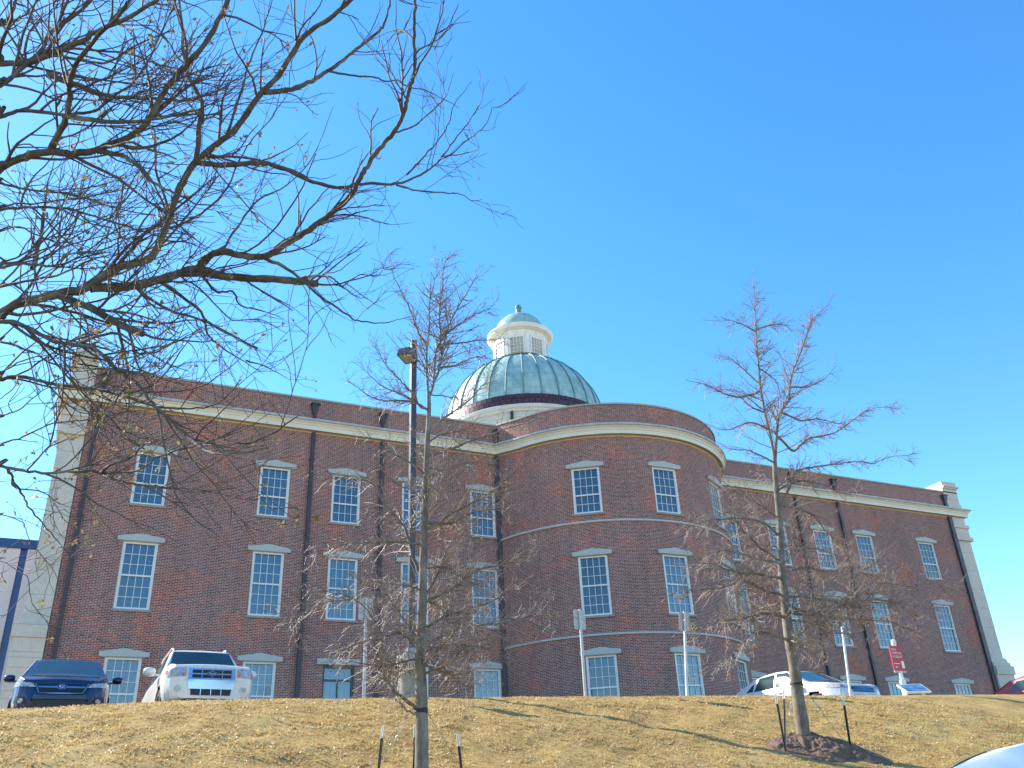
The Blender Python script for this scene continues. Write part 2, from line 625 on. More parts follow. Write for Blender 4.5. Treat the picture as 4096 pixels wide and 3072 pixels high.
REV = .16
WTOP = 16.15
door_col = (-1, 14.97)            # the third ground floor opening of the left wing is a doorway
mb = MB()
for sgn in (-1, 1):
    us = sorted({sgn * WX, sgn * JX} | {sgn * c + d for c in COLS for d in (-HW, HW)})
    zz = sorted({Z0, WTOP} | {z for t in LV.values() for z in t})
    wall_panel(mb, us, zz, lambda u, z: any(abs(u - sgn * c) < HW for c in COLS) and any(b < z < t for t, b in LV.values()), lambda u, z: (u, 0, z), REV)
    for c in COLS:
        for t, b in LV.values():
            x0, x1 = sgn * c - HW, sgn * c + HW
            mb.face([(x0, 0, b), (x0, 0, t), (x0, REV, t), (x0, REV, b)], [(0, b), (0, t), (REV, t), (REV, b)])
            mb.face([(x1, 0, t), (x1, 0, b), (x1, REV, b), (x1, REV, t)], [(0, t), (0, b), (REV, b), (REV, t)])
            mb.face([(x0, 0, t), (x1, 0, t), (x1, REV, t), (x0, REV, t)], [(x0, t), (x1, t), (x1, t + REV), (x0, t + REV)])
            mb.face([(x1, 0, b), (x0, 0, b), (x0, REV, b), (x1, REV, b)], [(x0, b), (x1, b), (x1, b + REV), (x0, b + REV)])
# sides and back of the main block
D0, D1 = .35, 24.0
for sx in (-1, 1):
    x = sx * 27.6
    mb.face([(x, D0, Z0), (x, D1, Z0), (x, D1, WTOP), (x, D0, WTOP)], [(D0, Z0), (D1, Z0), (D1, WTOP), (D0, WTOP)])
mb.face([(27.6, D1, Z0), (-27.6, D1, Z0), (-27.6, D1, WTOP), (27.6, D1, WTOP)], [(27.6, Z0), (-27.6, Z0), (-27.6, WTOP), (27.6, WTOP)])
# bay
PHJ = math.degrees(math.atan2(JX, BY))
if BY > 0: PHJ = math.degrees(math.atan2(JX, BY))


def bay_p(u, z, r=BR):
    a = u / BR
    return (r * math.sin(a), BY - r * math.cos(a), z)


uj = BR * R(180 - math.degrees(math.atan2(JX, -BY)))
uj = BR * math.acos(BY / BR)
dphi = HW / BR
cuts = set()
for p in PHIS:
    cuts |= {BR * R(p) - HW, BR * R(p) + HW}
us = sorted(cuts | set(np.linspace(-uj, uj, 73)))
us = [u for i, u in enumerate(us) if i == 0 or u - us[i - 1] > .03 or u in cuts]
zz = sorted({Z0, WTOP} | {z for t in BLV.values() for z in t})
wall_panel(mb, us, zz, lambda u, z: any(abs(u - BR * R(p)) < HW for p in PHIS) and any(b < z < t for t, b in BLV.values()), bay_p, REV)
for p in PHIS:
    for t, b in BLV.values():
        c = BR * R(p)
        for s_ in (-1, 1):
            u = c + s_ * HW
            q0, q1 = bay_p(u, b), bay_p(u, t)
            d = Vector((-math.sin(R(p)), math.cos(R(p)), 0)) * REV
            q2, q3 = Vector(q1) + d, Vector(q0) + d
            mb.face([q0, q1, q2, q3], [(0, b), (0, t), (REV, t), (REV, b)])
        d = Vector((-math.sin(R(p)), math.cos(R(p)), 0)) * REV
        for z in (t, b):
            l, r_ = Vector(bay_p(c - HW, z)), Vector(bay_p(c + HW, z))
            mb.face([l, r_, r_ + d, l + d], [(c - HW, z), (c + HW, z), (c + HW, z + .1), (c - HW, z + .1)])
mb.build('wall', M['brick'], museum)

# parapets with brick faces: wings then bay (bay a touch lower)
PT, PB = 17.82, 16.52


def plan_path(off=0.0):
    """front outline of the building as plan points offset outwards, mitred at the bay"""
    pts = [(-27.70, 8.0), (-27.70, 0.0), (-JX, 0.0)]
    n = 56
    for k in range(1, n):
        a = -uj / BR + 2 * uj / BR * k / n
        pts.append((BR * math.sin(a), BY - BR * math.cos(a)))
    pts += [(JX, 0.0), (28.05, 0.0), (28.05, 8.0)]
    out = []
    for i, p in enumerate(pts):
        ns = []
        for a, b in ((i - 1, i), (i, i + 1)):
            if a < 0 or b >= len(pts): continue
            dx, dy = pts[b][0] - pts[a][0], pts[b][1] - pts[a][1]
            l = math.hypot(dx, dy)
            ns.append((dy / l, -dx / l))
        if len(ns) == 1: nx, ny = ns[0]
        else:
            nx, ny = ns[0][0] + ns[1][0], ns[0][1] + ns[1][1]
            k = nx * ns[0][0] + ns[0][1] * ny
            nx, ny = nx / k, ny / k
        dz = 0.0
        r = math.hypot(p[0], p[1] - BY)
        if abs(r - BR) < .01 and p[1] < -.01:
            a = abs(math.atan2(p[0], BY - p[1]))
            dz = -.19 * min(1, (uj / BR - a) / .22)
        out.append((p[0] + nx * off, p[1] + ny * off, dz))
    return out


def sweep(mb, prof, lo=0, hi=None, closed=False):
    """sweep a profile of (out, z) along the front outline"""
    lines = [plan_path(o) for o, z in prof]
    n = len(lines[0])
    hi = n if hi is None else hi
    L = 0
    for i in range(lo, hi - 1):
        seg = math.hypot(lines[0][i + 1][0] - lines[0][i][0], lines[0][i + 1][1] - lines[0][i][1])
        for j in range(len(prof) - 1):
            a, b = lines[j], lines[j + 1]
            z0, z1 = prof[j][1], prof[j + 1][1]
            P = [(a[i][0], a[i][1], z0 + a[i][2]), (a[i + 1][0], a[i + 1][1], z0 + a[i + 1][2]),
                 (b[i + 1][0], b[i + 1][1], z1 + b[i + 1][2]), (b[i][0], b[i][1], z1 + b[i][2])]
            mb.face(P, [(L, z0), (L + seg, z0), (L + seg, z1), (L, z1)])
        L += seg
    return mb


sweep(MB(), [(-.01, PB - .1), (-.01, PT)]).build('parapet', M['brick'], museum)
sweep(MB(), [(.03, PT), (.05, PT + .02), (.05, PT + .10), (-.42, PT + .13), (-.42, PT - .9)]).build('coping', M['coping'], museum)
# cornice: ochre soffit, painted fascia and crown, metal gutter lip
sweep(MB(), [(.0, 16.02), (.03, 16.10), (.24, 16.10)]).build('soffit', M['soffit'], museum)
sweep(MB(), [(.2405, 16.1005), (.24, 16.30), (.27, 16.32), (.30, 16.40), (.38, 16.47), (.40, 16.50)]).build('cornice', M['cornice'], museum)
sweep(MB(), [(.40, 16.50), (.46, 16.52), (.46, 16.62), (.40, 16.63), (-.02, 16.66)]).build('gutter', M['gutter'], museum)
# string courses of the bay
for zc in (11.38, 6.0):
    b_ = MB()
    n = 72
    for k in range(n):
        a0, a1 = -uj / BR + 2 * uj / BR * k / n, -uj / BR + 2 * uj / BR * (k + 1) / n
        for (r0, za), (r1, zb) in (((BR, zc), (BR + .07, zc)), ((BR + .07, zc), (BR + .07, zc + .09)), ((BR + .07, zc + .09), (BR, zc + .11))):
            b_.face([(r0 * math.sin(a0), BY - r0 * math.cos(a0), za), (r0 * math.sin(a1), BY - r0 * math.cos(a1), za),
                     (r1 * math.sin(a1), BY - r1 * math.cos(a1), zb), (r1 * math.sin(a0), BY - r1 * math.cos(a0), zb)])
    b_.build('string_course', M['hood'], museum)
# roof
rf = MB()
rf.face([(-27.5, .4, 16.9), (27.5, .4, 16.9), (27.5, D1 - .3, 16.9), (-27.5, D1 - .3, 16.9)])
ar = [(BR - .3) * 1.0]
pts = [((BR - .4) * math.sin(a), BY - (BR - .4) * math.cos(a), 16.8) for a in np.linspace(-uj / BR, uj / BR, 40)]
rf.face(pts)
rf.build('roof', M['roof'], museum)
# back parapet on the sides and rear
bk = MB()
for x0, x1, y0, y1 in ((-27.6, -27.2, 8, D1), (27.2, 27.6, 8, D1), (-27.2, 27.2, D1 - .4, D1)):
    bk.box(x0, x1, y0, y1, WTOP, PT)
bk.build('rear_parapet', M['brick'], museum)


# corner pilasters
def pilaster(sx):
    p = MB()
    a, b = sx * (WX + .02), (-27.70 if sx < 0 else 28.05)
    e0 = .20 if sx < 0 else .25
    x0, x1 = min(a, b), max(a, b)
    out = lambda e: (x0 - (e if sx < 0 else 0), x1 + (e if sx > 0 else 0))

    def blk(z0, z1, e, yb=2.2):
        l, r_ = out(e)
        p.box(l, r_, -.05 - e, yb + e * .0, z0, z1)
    for k in range(12):
        zz0 = Z0 + k * .577
        blk(zz0 + .022, zz0 + .577, e0 - .004 * (k % 2)); blk(zz0, zz0 + .022, e0 - .03)
    blk(5.72, 6.22, e0 + .08); blk(6.22, 6.45, e0 - .03); blk(6.45, 6.62, e0 * .55); blk(6.62, 6.74, .10)
    blk(6.74, 14.42, 0)
    blk(14.42, 14.68, .16); blk(14.68, 15.30, .06); blk(15.30, 15.52, .14); blk(15.52, 16.08, 0)
    blk(16.66, 17.0, .05, 1.5); blk(17.0, 18.12, 0, 1.5); blk(18.12, 18.22, .10, 1.5); blk(18.22, 18.30, .17, 1.5); blk(18.30, 18.62, .05, 1.5)
    o = p.build('pilaster', M['pilaster'], museum)
    bv = o.modifiers.new('bevel', 'BEVEL'); bv.width = .02; bv.segments = 1
    return o


pilaster(-1); pilaster(1)


# windows --------------------------------------------------------------
def window_parts(w, h, rows, key, blind, door=False):
    """meshes of one sash window, local origin at the middle of its bottom edge, facing -y"""
    fr = MB()
    fo, fd = .075, .09
    y0, y1 = .035, .14
    fr.box(-w, -w + fo, y0, y1, 0, h).box(w - fo, w, y0, y1, 0, h)
    fr.box(-w + fo, w - fo, y0 + .002, y1, h - .085, h).box(-w + fo, w - fo, y0 + .002, y1, 0, .09)
    gl0, gl1, gz0, gz1 = -w + fo, w - fo, .09, h - .085
    # sashes
    n1, n2 = rows
    tot = n1 + n2
    zm = gz0 + (gz1 - gz0) * n2 / tot
    st = .045
    fr.box(gl0, gl1, .075, .125, zm - .035, zm + .035)
    for a, b, yo in ((zm + .035, gz1, .085), (gz0, zm - .035, .105)):
        fr.box(gl0, gl0 + st, yo - .012, yo + .03, a, b).box(gl1 - st, gl1, yo - .012, yo + .03, a, b)
        nr = n1 if a > zm else n2
        for k in range(1, 4):
            x = gl0 + st + (gl1 - gl0 - 2 * st) * k / 4
            fr.box(x - .011, x + .011, yo, yo + .03, a, b)
        for k in range(1, nr):
            z = a + (b - a) * k / nr
            fr.box(gl0 + st, gl1 - st, yo + .002, yo + .028, z - .011, z + .011)
    gp = MB().face([(gl0, .118, zm), (gl1, .118, zm), (gl1, .118, gz1), (gl0, .118, gz1)])
    gp.face([(gl0, .138, gz0), (gl1, .138, gz0), (gl1, .138, zm), (gl0, .138, zm)])
    bl = MB().face([(-w, .24, 0), (w, .24, 0), (w, .24, h), (-w, .24, h)], [(-w, 0), (w, 0), (w, h), (-w, h)])
    hd = MB()
    hz = h + .02
    hd.prism([(-.95, hz), (.95, hz), (.95, hz + .18), (0, hz + .33), (-.95, hz + .18)], -.10, .0)
    hd.prism([(-.86, hz - .022), (.86, hz - .022), (.86, hz - .002), (-.86, hz - .002)], -.05, .0)
    sl_ = MB().box(-.79, .79, -.07, .03, -.10, -.003)
    return fr, gp, bl, hd, sl_


WCACHE = {}


def window(loc, rz, h, rows, blind, sill=True, half=0):
    key = (round(h, 2), rows)
    if key not in WCACHE:
        fr, gp, bl, hd, sl_ = window_parts(HW, h, rows, key, blind)
        f = fr.build('window', M['frame'], museum)
        g = gp.build('pane', M['glass'], f)
        bo = bl.build('blind', M['blind'], f)
        ho = hd.build('hood', M['hood'], f)
        so_ = sl_.build('sill', M['sill'], f)
        WCACHE[key] = f
        o = f
    else:
        o = copy_tree(WCACHE[key], museum)
    o.location = loc
    o.rotation_euler = (0, 0, rz)
    for c in o.children:
        if c.name.startswith('blind'):
            if blind != 'blind':
                c.data = c.data.copy()
                c.data.materials[0] = M[blind]
    return o


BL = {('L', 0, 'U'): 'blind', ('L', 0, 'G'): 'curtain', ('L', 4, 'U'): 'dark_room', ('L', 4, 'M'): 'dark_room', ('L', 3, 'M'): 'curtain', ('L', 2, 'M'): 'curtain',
      ('L', 2, 'U'): 'blind_dark', ('B', 0, 'M'): 'blind_dark', ('B', 1, 'M'): 'curtain', ('B', 1, 'G'): 'curtain', ('R', 0, 'G'): 'curtain',
      ('R', 0, 'U'): 'blind_dark', ('R', 0, 'M'): 'curtain', ('R', 4, 'U'): 'curtain', ('R', 1, 'U'): 'blind_dark', ('L', 1, 'M'): 'blind', ('B', 1, 'U'): 'blind_dark'}
for sgn, nm in ((-1, 'L'), (1, 'R')):
    for i, c in enumerate(COLS):
        for k, (t, b) in LV.items():
            if k == 'G' and nm == 'L' and i == 2: continue
            window((sgn * c, 0, b), 0, t - b, FL[k], BL.get((nm, i, k), 'blind'))
for i, p in enumerate(PHIS):
    for k, (t, b) in BLV.items():
        a = R(p)
        rr = BR * math.cos(dphi) + .02
        window((rr * math.sin(a), BY - rr * math.cos(a), b), a, t - b, FL[k], BL.get(('B', i, k), 'blind'))
# doorway in the left wing
t, b = LV['G']
dr = MB()
dr.box(-HW, -HW + .09, .06, .16, b, t - .05).box(HW - .09, HW, .06, .16, b, t - .05).box(-HW + .09, HW - .09, .062, .16, t - .16, t - .05)
dr.box(-HW + .09, HW - .09, .08, .14, t - .72, t - .64).box(-.03, .03, .08, .14, b, t - .72)
do = dr.build('door', M['bronze_old'], museum)
do.location = (-14.97, 0, 0)
MB().face([(-HW, .13, b), (HW, .13, b), (HW, .13, t - .05), (-HW, .13, t - .05)]).build('pane', M['glass'], do)
MB().face([(-HW, .3, b), (HW, .3, b), (HW, .3, t), (-HW, .3, t)], [(-HW, b), (HW, b), (HW, t), (-HW, t)]).build('blind', M['curtain'], do)
MB().box(-.98, .98, -.08, .0, t - .03, t + .22).build('hood', M['hood'], do)


# downspouts with conductor heads ---------------------------------------
def downspout(x, y, mat, w=.085, head=True, rz=0.0):
    d = MB()
    d.box(-w, w, -.17, -.03, Z0, 16.02)
    for z in (3.2, 7.0, 10.8, 14.6):
        d.box(-w - .03, w + .03, -.18, -.0, z, z + .06)
    d.box(-w * .8, w * .8, -.16, -.03, 16.66, 17.06)
    o = d.build('downspout', mat, museum)
    o.location = (x, y, 0)
    o.rotation_euler = (0, 0, rz)
    h = MB()
    for (z0, a0, d0), (z1, a1, d1) in (((17.0, .085, .14), (17.32, .165, .22)), ((17.32, .165, .22), (17.50, .18, .23)), ((17.50, .22, .27), (17.59, .22, .27))):
        P = [(-a0, -d0, z0), (a0, -d0, z0), (a0, -.02, z0), (-a0, -.02, z0), (-a1, -d1, z1), (a1, -d1, z1), (a1, -.02, z1), (-a1, -.02, z1)]
        for q in ((0, 1, 5, 4), (1, 2, 6, 5), (2, 3, 7, 6), (3, 0, 4, 7), (4, 5, 6, 7), (3, 2, 1, 0)):
            h.face([P[k] for k in q])
    h.build('conductor_head', mat, o)
    return o


for x in (-26.35, -16.75, -13.25):
    downspout(x, 0, M['bronze'])
for x in (13.25, 16.72):
    downspout(x, 0, M['bronze_old'])
downspout(26.62, 0, M['bronze_old'], .16)
downspout(-6.93, -.02, M['bronze'], .10, rz=-.35)
downspout(6.93, -.02, M['bronze'], .10, rz=.35)

# ------------------------------------------------------------------ drum, dome and lantern
DY = 10.35
dr = MB().lathe([(5.55, 16.5), (5.55, 21.45), (5.62, 21.48), (5.62, 21.62), (5.55, 21.64), (5.55, 21.80)], 0, DY, 96)
drum = dr.build('drum', M['drum'], museum, smooth=40)
MB().lathe([(5.55, 21.80), (5.70, 21.86), (5.74, 21.98), (5.86, 22.04), (5.88, 22.24), (5.80, 22.30), (5.5, 22.34)], 0, DY, 96).build('drum_cornice', M['drum'], drum, smooth=40)
ap = math.asin(-3.15 / 5.6)
pp = MB().tube([(5.66 * math.sin(ap), DY - 5.66 * math.cos(ap), 16.6), (5.66 * math.sin(ap), DY - 5.66 * math.cos(ap), 21.84)], .11, 8)
pp.build('drain_pipe', M['bronze'], drum)
# snow guard band: two rows of plates
bd = MB()
npl = 96
for row, (za, zb, ra, rb) in enumerate(((22.32, 22.66, 5.80, 5.78), (22.69, 23.03, 5.76, 5.70))):
    for k in range(npl):
        a0 = 2 * math.pi * (k + .04 + .5 * row) / npl
        a1 = 2 * math.pi * (k + .96 + .5 * row) / npl
        q = []
        for rr, z in ((ra, za), (rb, zb)):
            q.append([(rr * math.cos(a), DY + rr * math.sin(a), z) for a in (a0, a1)])
        bd.face([q[0][0], q[0][1], q[1][1], q[1][0]])
        for e, (u0, u1) in enumerate(((q[0][0], q[1][0]), (q[0][1], q[1][1]))):
            s_ = (rb - .05) / rb
            bd.face([u0, u1, (u1[0] * s_, DY + (u1[1] - DY) * s_, u1[2]), (u0[0] * s_, DY + (u0[1] - DY) * s_, u0[2])])
bd.lathe([(5.66, 22.3), (5.66, 23.02)], 0, DY, 96)
bd.build('snow_guard', plain('dark_copper', (.085, .035, .04), .42, .3, .25, 3), drum)
RS, ZC = 5.62, 22.56
prof = []
for k in range(25):
    a = R(3 + (67 - 3) * k / 24)
    prof.append((RS * math.cos(a), ZC + RS * math.sin(a)))
dome = MB().lathe(prof, 0, DY, 120).build('dome', M['copper'], museum, smooth=True)
for i in range(30):
    a = 2 * math.pi * (i + .35) / 30
    pts = []
    rb_ = MB()
    for r, z in prof:
        k = 1.006
        pts.append((r * k * math.cos(a), DY + r * k * math.sin(a), ZC + (z - ZC) * k))
    rb_.tube(pts, .045, 6)
    rb_.build('rib', M['copper_rib'], dome, smooth=True)
MB().lathe([(2.32, 27.62), (2.34, 27.80), (2.12, 27.98), (2.0, 28.0)], 0, DY, 72).build('lantern_skirt', M['bronze_old'], dome, smooth=40)
# lantern
lt = MB().lathe([(1.80, 27.5), (1.80, 29.7)], 0, DY, 64)
lant = lt.build('lantern', M['lantern'], museum, smooth=True)
LA0 = R(-90 - 11.0)
for i in range(8):
    ac = LA0 + R(45) * i                       # pilaster axis
    b_ = MB()
    for aa, w, r0, r1 in ((0, .20, 1.78, 1.96), (0, .11, 1.9, 2.00)):
        b_.box(-w, w, -r1, -r0, 27.7, 29.62)
    b_.xform(lambda p: Vector((p.x * math.cos(ac + R(90)) - p.y * math.sin(ac + R(90)), DY + p.x * math.sin(ac + R(90)) + p.y * math.cos(ac + R(90)), p.z)))
    b_.build('lantern_pilaster', M['lantern'], lant)
    aw = ac + R(22.5)
    f = MB()
    hw = .46
    f.box(-hw - .09, -hw, -1.93, -1.80, 27.8, 29.55).box(hw, hw + .09, -1.93, -1.80, 27.8, 29.55)
    f.box(-hw, hw, -1.928, -1.80, 29.36, 29.55)
    for k in range(1, 4):
        x = -hw + 2 * hw * k / 4
        f.box(x - .013, x + .013, -1.90, -1.86, 27.8, 29.36)
    for k in range(1, 6):
        z = 29.36 - .29 * k
        f.box(-hw, hw, -1.898, -1.862, z - .013, z + .013)
    rot = lambda p: Vector((p.x * math.cos(aw + R(90)) - p.y * math.sin(aw + R(90)), DY + p.x * math.sin(aw + R(90)) + p.y * math.cos(aw + R(90)), p.z))
    fo_ = f.xform(rot).build('lantern_window', M['frame'], lant)
    pn = MB().face([(-hw, -1.86, 27.8), (hw, -1.86, 27.8), (hw, -1.86, 29.36), (-hw, -1.86, 29.36)])
    pn.xform(rot).build('pane', M['lantern_pane'], fo_)
MB().lathe([(1.84, 29.50), (1.97, 29.53), (1.97, 29.66), (1.93, 29.70), (1.93, 29.94), (2.02, 29.98), (2.20, 30.01), (2.32, 30.05),
            (2.34, 30.14), (2.40, 30.20), (2.41, 30.30), (2.25, 30.39), (1.85, 30.48)], 0, DY, 80).build('lantern_cornice', M['lantern'], lant, smooth=35)
ros = MB()
for i in range(16):
    a = LA0 + R(22.5) * i
    c = Vector((1.945 * math.cos(a), DY + 1.945 * math.sin(a), 29.82))
    o_ = Vector((math.cos(a), math.sin(a), 0))
    ros.tube([c, c + o_ * .04], .075, 10)
ros.build('rosettes', M['lantern'], lant)
pr = []
for k in range(15):
    a = R(90 * k / 14)
    pr.append((max(.02, 1.84 * math.cos(a)), 30.42 + 1.80 * math.sin(a)))
sd = MB().lathe(pr, 0, DY, 72).build('cupola', M['copper'], lant, smooth=True)
MB().lathe([(.24, 32.12), (.20, 32.30), (.20, 32.80), (.25, 32.82), (.26, 32.93), (.22, 32.96), (.21, 33.05), (.13, 33.10), (.10, 33.17), (.0, 33.18)], 0, DY, 20).build('finial', M['copper_rib'], lant, smooth=40)

# ------------------------------------------------------------------ marble building behind
M['marble'] = stone_mat('white_marble', (.84, .84, .82), .9, .88)
M['navy'] = plain('blue_glazing', (.03, .075, .24), .25, 0, .2, 1)
mbld = empty('marble_building', (0, 0, 0), 0, 'white marble building with dark blue window strips behind the brick building', 'building')
w_ = MB()
x = -29.1
strips = []
edges = []
xr = -27.2
while xr > -48:
    xl = xr - 1.88 if xr > -28 else xr - 2.6
    w_.box(xl, xr, 15.0, 15.5, Z0, 13.42)
    strips.append((xl - .36, xl))
    xr = xl - .36
w_.box(-48, -27.2, 15.5, 33, Z0, 13.42)
w_.build('wall', M['marble'], mbld)
MB().box(-48.1, -27.1, 14.93, 33, 13.424, 13.95).build('fascia', M['navy'], mbld)
for a, b in strips:
    MB().box(a + .001, b - .001, 15.12, 15.3, Z0, 13.42).build('window_strip', M['navy'], mbld)

# ------------------------------------------------------------------ trees
def ground_hit(u, v):
    d = ray(u, v)
    lo, hi = 3.0, 40.0
    t = lo
    while t < hi:
        p = CAM + d * t
        if p[2] < float(ground_h(p[0], p[1], False)): break
        t += .05
    return CAM + d * t


class Tubes:
    """fast store of tapering branch tubes"""
    def __init__(s):
        s.V, s.F, s.n = [], [], 0

    def add(s, P, rad, k):
        P = np.asarray(P, float)
        n = len(P)
        T = np.empty_like(P)
        T[1:-1] = P[2:] - P[:-2]; T[0] = P[1] - P[0]; T[-1] = P[-1] - P[-2]
        T /= np.linalg.norm(T, axis=1)[:, None] + 1e-12
        ref = np.array([0, 0, 1.0]) if abs(T[0, 2]) < .85 else np.array([1.0, 0, 0])
        A = np.cross(T, ref); A /= np.linalg.norm(A, axis=1)[:, None] + 1e-12
        B = np.cross(T, A)
        q = np.arange(k) * (2 * math.pi / k)
        ring = A[:, None, :] * np.cos(q)[None, :, None] + B[:, None, :] * np.sin(q)[None, :, None]
        V = P[:, None, :] + ring * np.asarray(rad)[:, None, None]
        i = np.arange(n - 1)[:, None] * k
        j = np.arange(k)[None, :]
        j2 = (j + 1) % k
        Fq = np.stack([i + j, i + k + j, i + k + j2, i + j2], -1).reshape(-1, 4) + s.n
        s.V.append(V.reshape(-1, 3)); s.F.append(Fq); s.n += n * k

    def build(s, name, mat, parent=None, org=(0, 0, 0)):
        V = np.concatenate(s.V) - np.asarray(org); Fq = np.concatenate(s.F)
        return quad_mesh(name, V, Fq, mat, parent)


def quad_mesh(name, V, Fq, mat, parent=None, smooth=True):
    me = bpy.data.meshes.new(name)
    c = Fq.shape[1]
    me.vertices.add(len(V)); me.vertices.foreach_set('co', np.asarray(V, np.float32).ravel())
    me.loops.add(Fq.size); me.loops.foreach_set('vertex_index', Fq.astype(np.int32).ravel())
    me.polygons.add(len(Fq)); me.polygons.foreach_set('loop_start', np.arange(0, Fq.size, c, dtype=np.int32))
    me.polygons.foreach_set('use_smooth', np.full(len(Fq), smooth))
    me.update(calc_edges=True)
    me.materials.append(mat)
    o = bpy.data.objects.new(name, me)
    COL.objects.link(o)
    if parent: o.parent = parent
    return o


def catmull(P, sub=5):
    P = np.asarray(P, float)
    if len(P) < 3:
        t = np.linspace(0, 1, sub + 1)[:, None]
        return P[0] * (1 - t) + P[-1] * t
    Q = np.vstack([2 * P[0] - P[1], P, 2 * P[-1] - P[-2]])
    out = []
    for i in range(1, len(Q) - 2):
        a, b, c, d = Q[i - 1:i + 3]
        for t in np.linspace(0, 1, sub, endpoint=False):
            out.append(.5 * (2 * b + (c - a) * t + (2 * a - 5 * b + 4 * c - d) * t * t + (-a + 3 * b - 3 * c + d) * t ** 3))
    out.append(P[-1])
    return np.array(out)


def arclen(P):
    return np.concatenate([[0], np.cumsum(np.linalg.norm(np.diff(P, axis=0), axis=1))])


rng = np.random.default_rng(11)
TMIN = .0025                      # thinnest twig radius


def sprout(P, t, ang, roll=None):
    """a direction leaving the branch P at fraction t"""
    L = arclen(P); s_ = t * L[-1]
    i = min(max(np.searchsorted(L, s_) - 1, 0), len(P) - 2)
    f = (s_ - L[i]) / max(L[i + 1] - L[i], 1e-9)
    p = P[i] * (1 - f) + P[i + 1] * f
    d = P[i + 1] - P[i]; d = d / (np.linalg.norm(d) + 1e-9)
    a = np.cross(d, rng.normal(size=3)); a /= np.linalg.norm(a) + 1e-9
    return p, d * math.cos(ang) + a * math.sin(ang), f + i


def wander(p, d, L, n, jit, up=0.0):
    out = [p]
    st = L / n
    for k in range(n):
        d = d + rng.normal(size=3) * jit + np.array([0, 0, up])
        d = d / np.linalg.norm(d)
        p = p + d * st
        out.append(p)
    return np.array(out)


def twig_out(tb, P, r0, r1, spec, lvl, tips=None, dens=1.0, fat=1.0):
    """spec[lvl] = (spacing, length lo, hi, angle lo, hi, start fraction, jitter, up)"""
    if lvl >= len(spec): return
    sp, l0, l1, a0, a1, t0, jit, up = spec[lvl]
    L = arclen(P)[-1]
    n = rng.poisson(max(L * (1 - t0) / sp * dens, 0))
    for _ in range(n):
        t = t0 + (1 - t0) * rng.random()
        p, d, _i = sprout(P, t, R(rng.uniform(a0, a1)))
        ll = rng.uniform(l0, l1) * (1.0 - .45 * t)
        if lvl == 0: ll = min(ll, L * .8)
        rr = max(TMIN * 1.3, min((r0 + (r1 - r0) * t) * .62, .0045 + ll * .011) * fat)
        ns = 9 if ll > .8 else 6 if ll > .35 else (4 if ll > .12 else 2)
        Q = wander(p, d, ll, ns, jit, up)
        re = max(TMIN, rr * .4)
        tb.add(Q, np.linspace(rr, re, len(Q)), 4 if rr > .008 else 3)
        if tips is not None: tips.append((Q[-1], Q[-1] - Q[-2]))
        twig_out(tb, Q, rr, re, spec, lvl + 1, tips, 1.0, fat)


def leaf_mesh(name, spots, size, mat, parent, org):
    V, Fq = [], []
    for p, d in spots:
        d = d / (np.linalg.norm(d) + 1e-9)
        for _ in range(rng.integers(2, 6)):
            l = size * rng.uniform(.6, 1.3)
            dd = d + rng.normal(size=3) * .9; dd /= np.linalg.norm(dd)
            a = np.cross(dd, rng.normal(size=3)); a /= np.linalg.norm(a) + 1e-9
            c = np.cross(dd, a)
            b = len(V)
            for s_, w, k in ((0, 0, 0), (.5, .24, .05), (1, .03, -.05), (.5, -.24, .05)):
                V.append(p + dd * l * s_ + a * l * w + c * l * k)
            Fq.append((b, b + 1, b + 2, b + 3))
    return quad_mesh(name, np.array(V) - np.asarray(org), np.array(Fq), mat, parent, False)


def bark_mat(name, lo, hi, scale=9):
    mt, nt, b = new_mat(name)
    g = N(nt, 'ShaderNodeNewGeometry')
    mp = N(nt, 'ShaderNodeMapping')
    mp.inputs['Scale'].default_value = (1, 1, .35)
    nt.links.new(g.outputs['Position'], mp.inputs[0])
    f = noise(nt, scale, 5, .65, mp.outputs[0])
    c = ramp(nt, f, [(.3, lo), (.7, hi)])
    f2 = noise(nt, 2.2, 3, .6)
    c = mixc(nt, ramp(nt, f2, [(.52, (0, 0, 0)), (.68, (.55, .55, .55))]), c, (.30, .31, .25))
    nt.links.new(c, b.inputs['Base Color'])
    b.inputs['Roughness'].default_value = .85
    b.inputs['Specular IOR Level'].default_value = .3
    bump(nt, b, noise(nt, scale * 4, 4, .7, mp.outputs[0]), .6, .012)
    return mt


def leaf_mat(name, stops):
    mt, nt, b = new_mat(name)
    f = noise(nt, 3.0, 3, .6)
    c = ramp(nt, f, stops)
    nt.links.new(c, b.inputs['Base Color'])
    b.inputs['Roughness'].default_value = .5
    tl = N(nt, 'ShaderNodeBsdfTranslucent')
    nt.links.new(c, tl.inputs[0])
    mx = N(nt, 'ShaderNodeMixShader')
    mx.inputs[0].default_value = .4
    nt.links.new(b.outputs[0], mx.inputs[1]); nt.links.new(tl.outputs[0], mx.inputs[2])
    nt.links.new(mx.outputs[0], nt.nodes['Material Output'].inputs[0])
    return mt


M['bark_young'] = bark_mat('young_bark', (.10, .078, .06), (.25, .21, .16), 14)
M['twig_young'] = plain('young_twigs', (.27, .205, .165), .55, 0, .3, 5)
M['bark_oak'] = bark_mat('oak_bark', (.05, .042, .034), (.15, .13, .105), 11)
M['twig_oak'] = plain('oak_twigs', (.105, .082, .066), .8, 0, .3, 4)
M['leaf_dry'] = leaf_mat('dry_leaves', [(.3, (.26, .13, .07)), (.5, (.30, .23, .11)), (.68, (.13, .17, .05))])
M['leaf_fall'] = leaf_mat('fallen_leaf_litter', [(.35, (.26, .14, .07)), (.5, (.48, .36, .2)), (.7, (.62, .55, .42))])

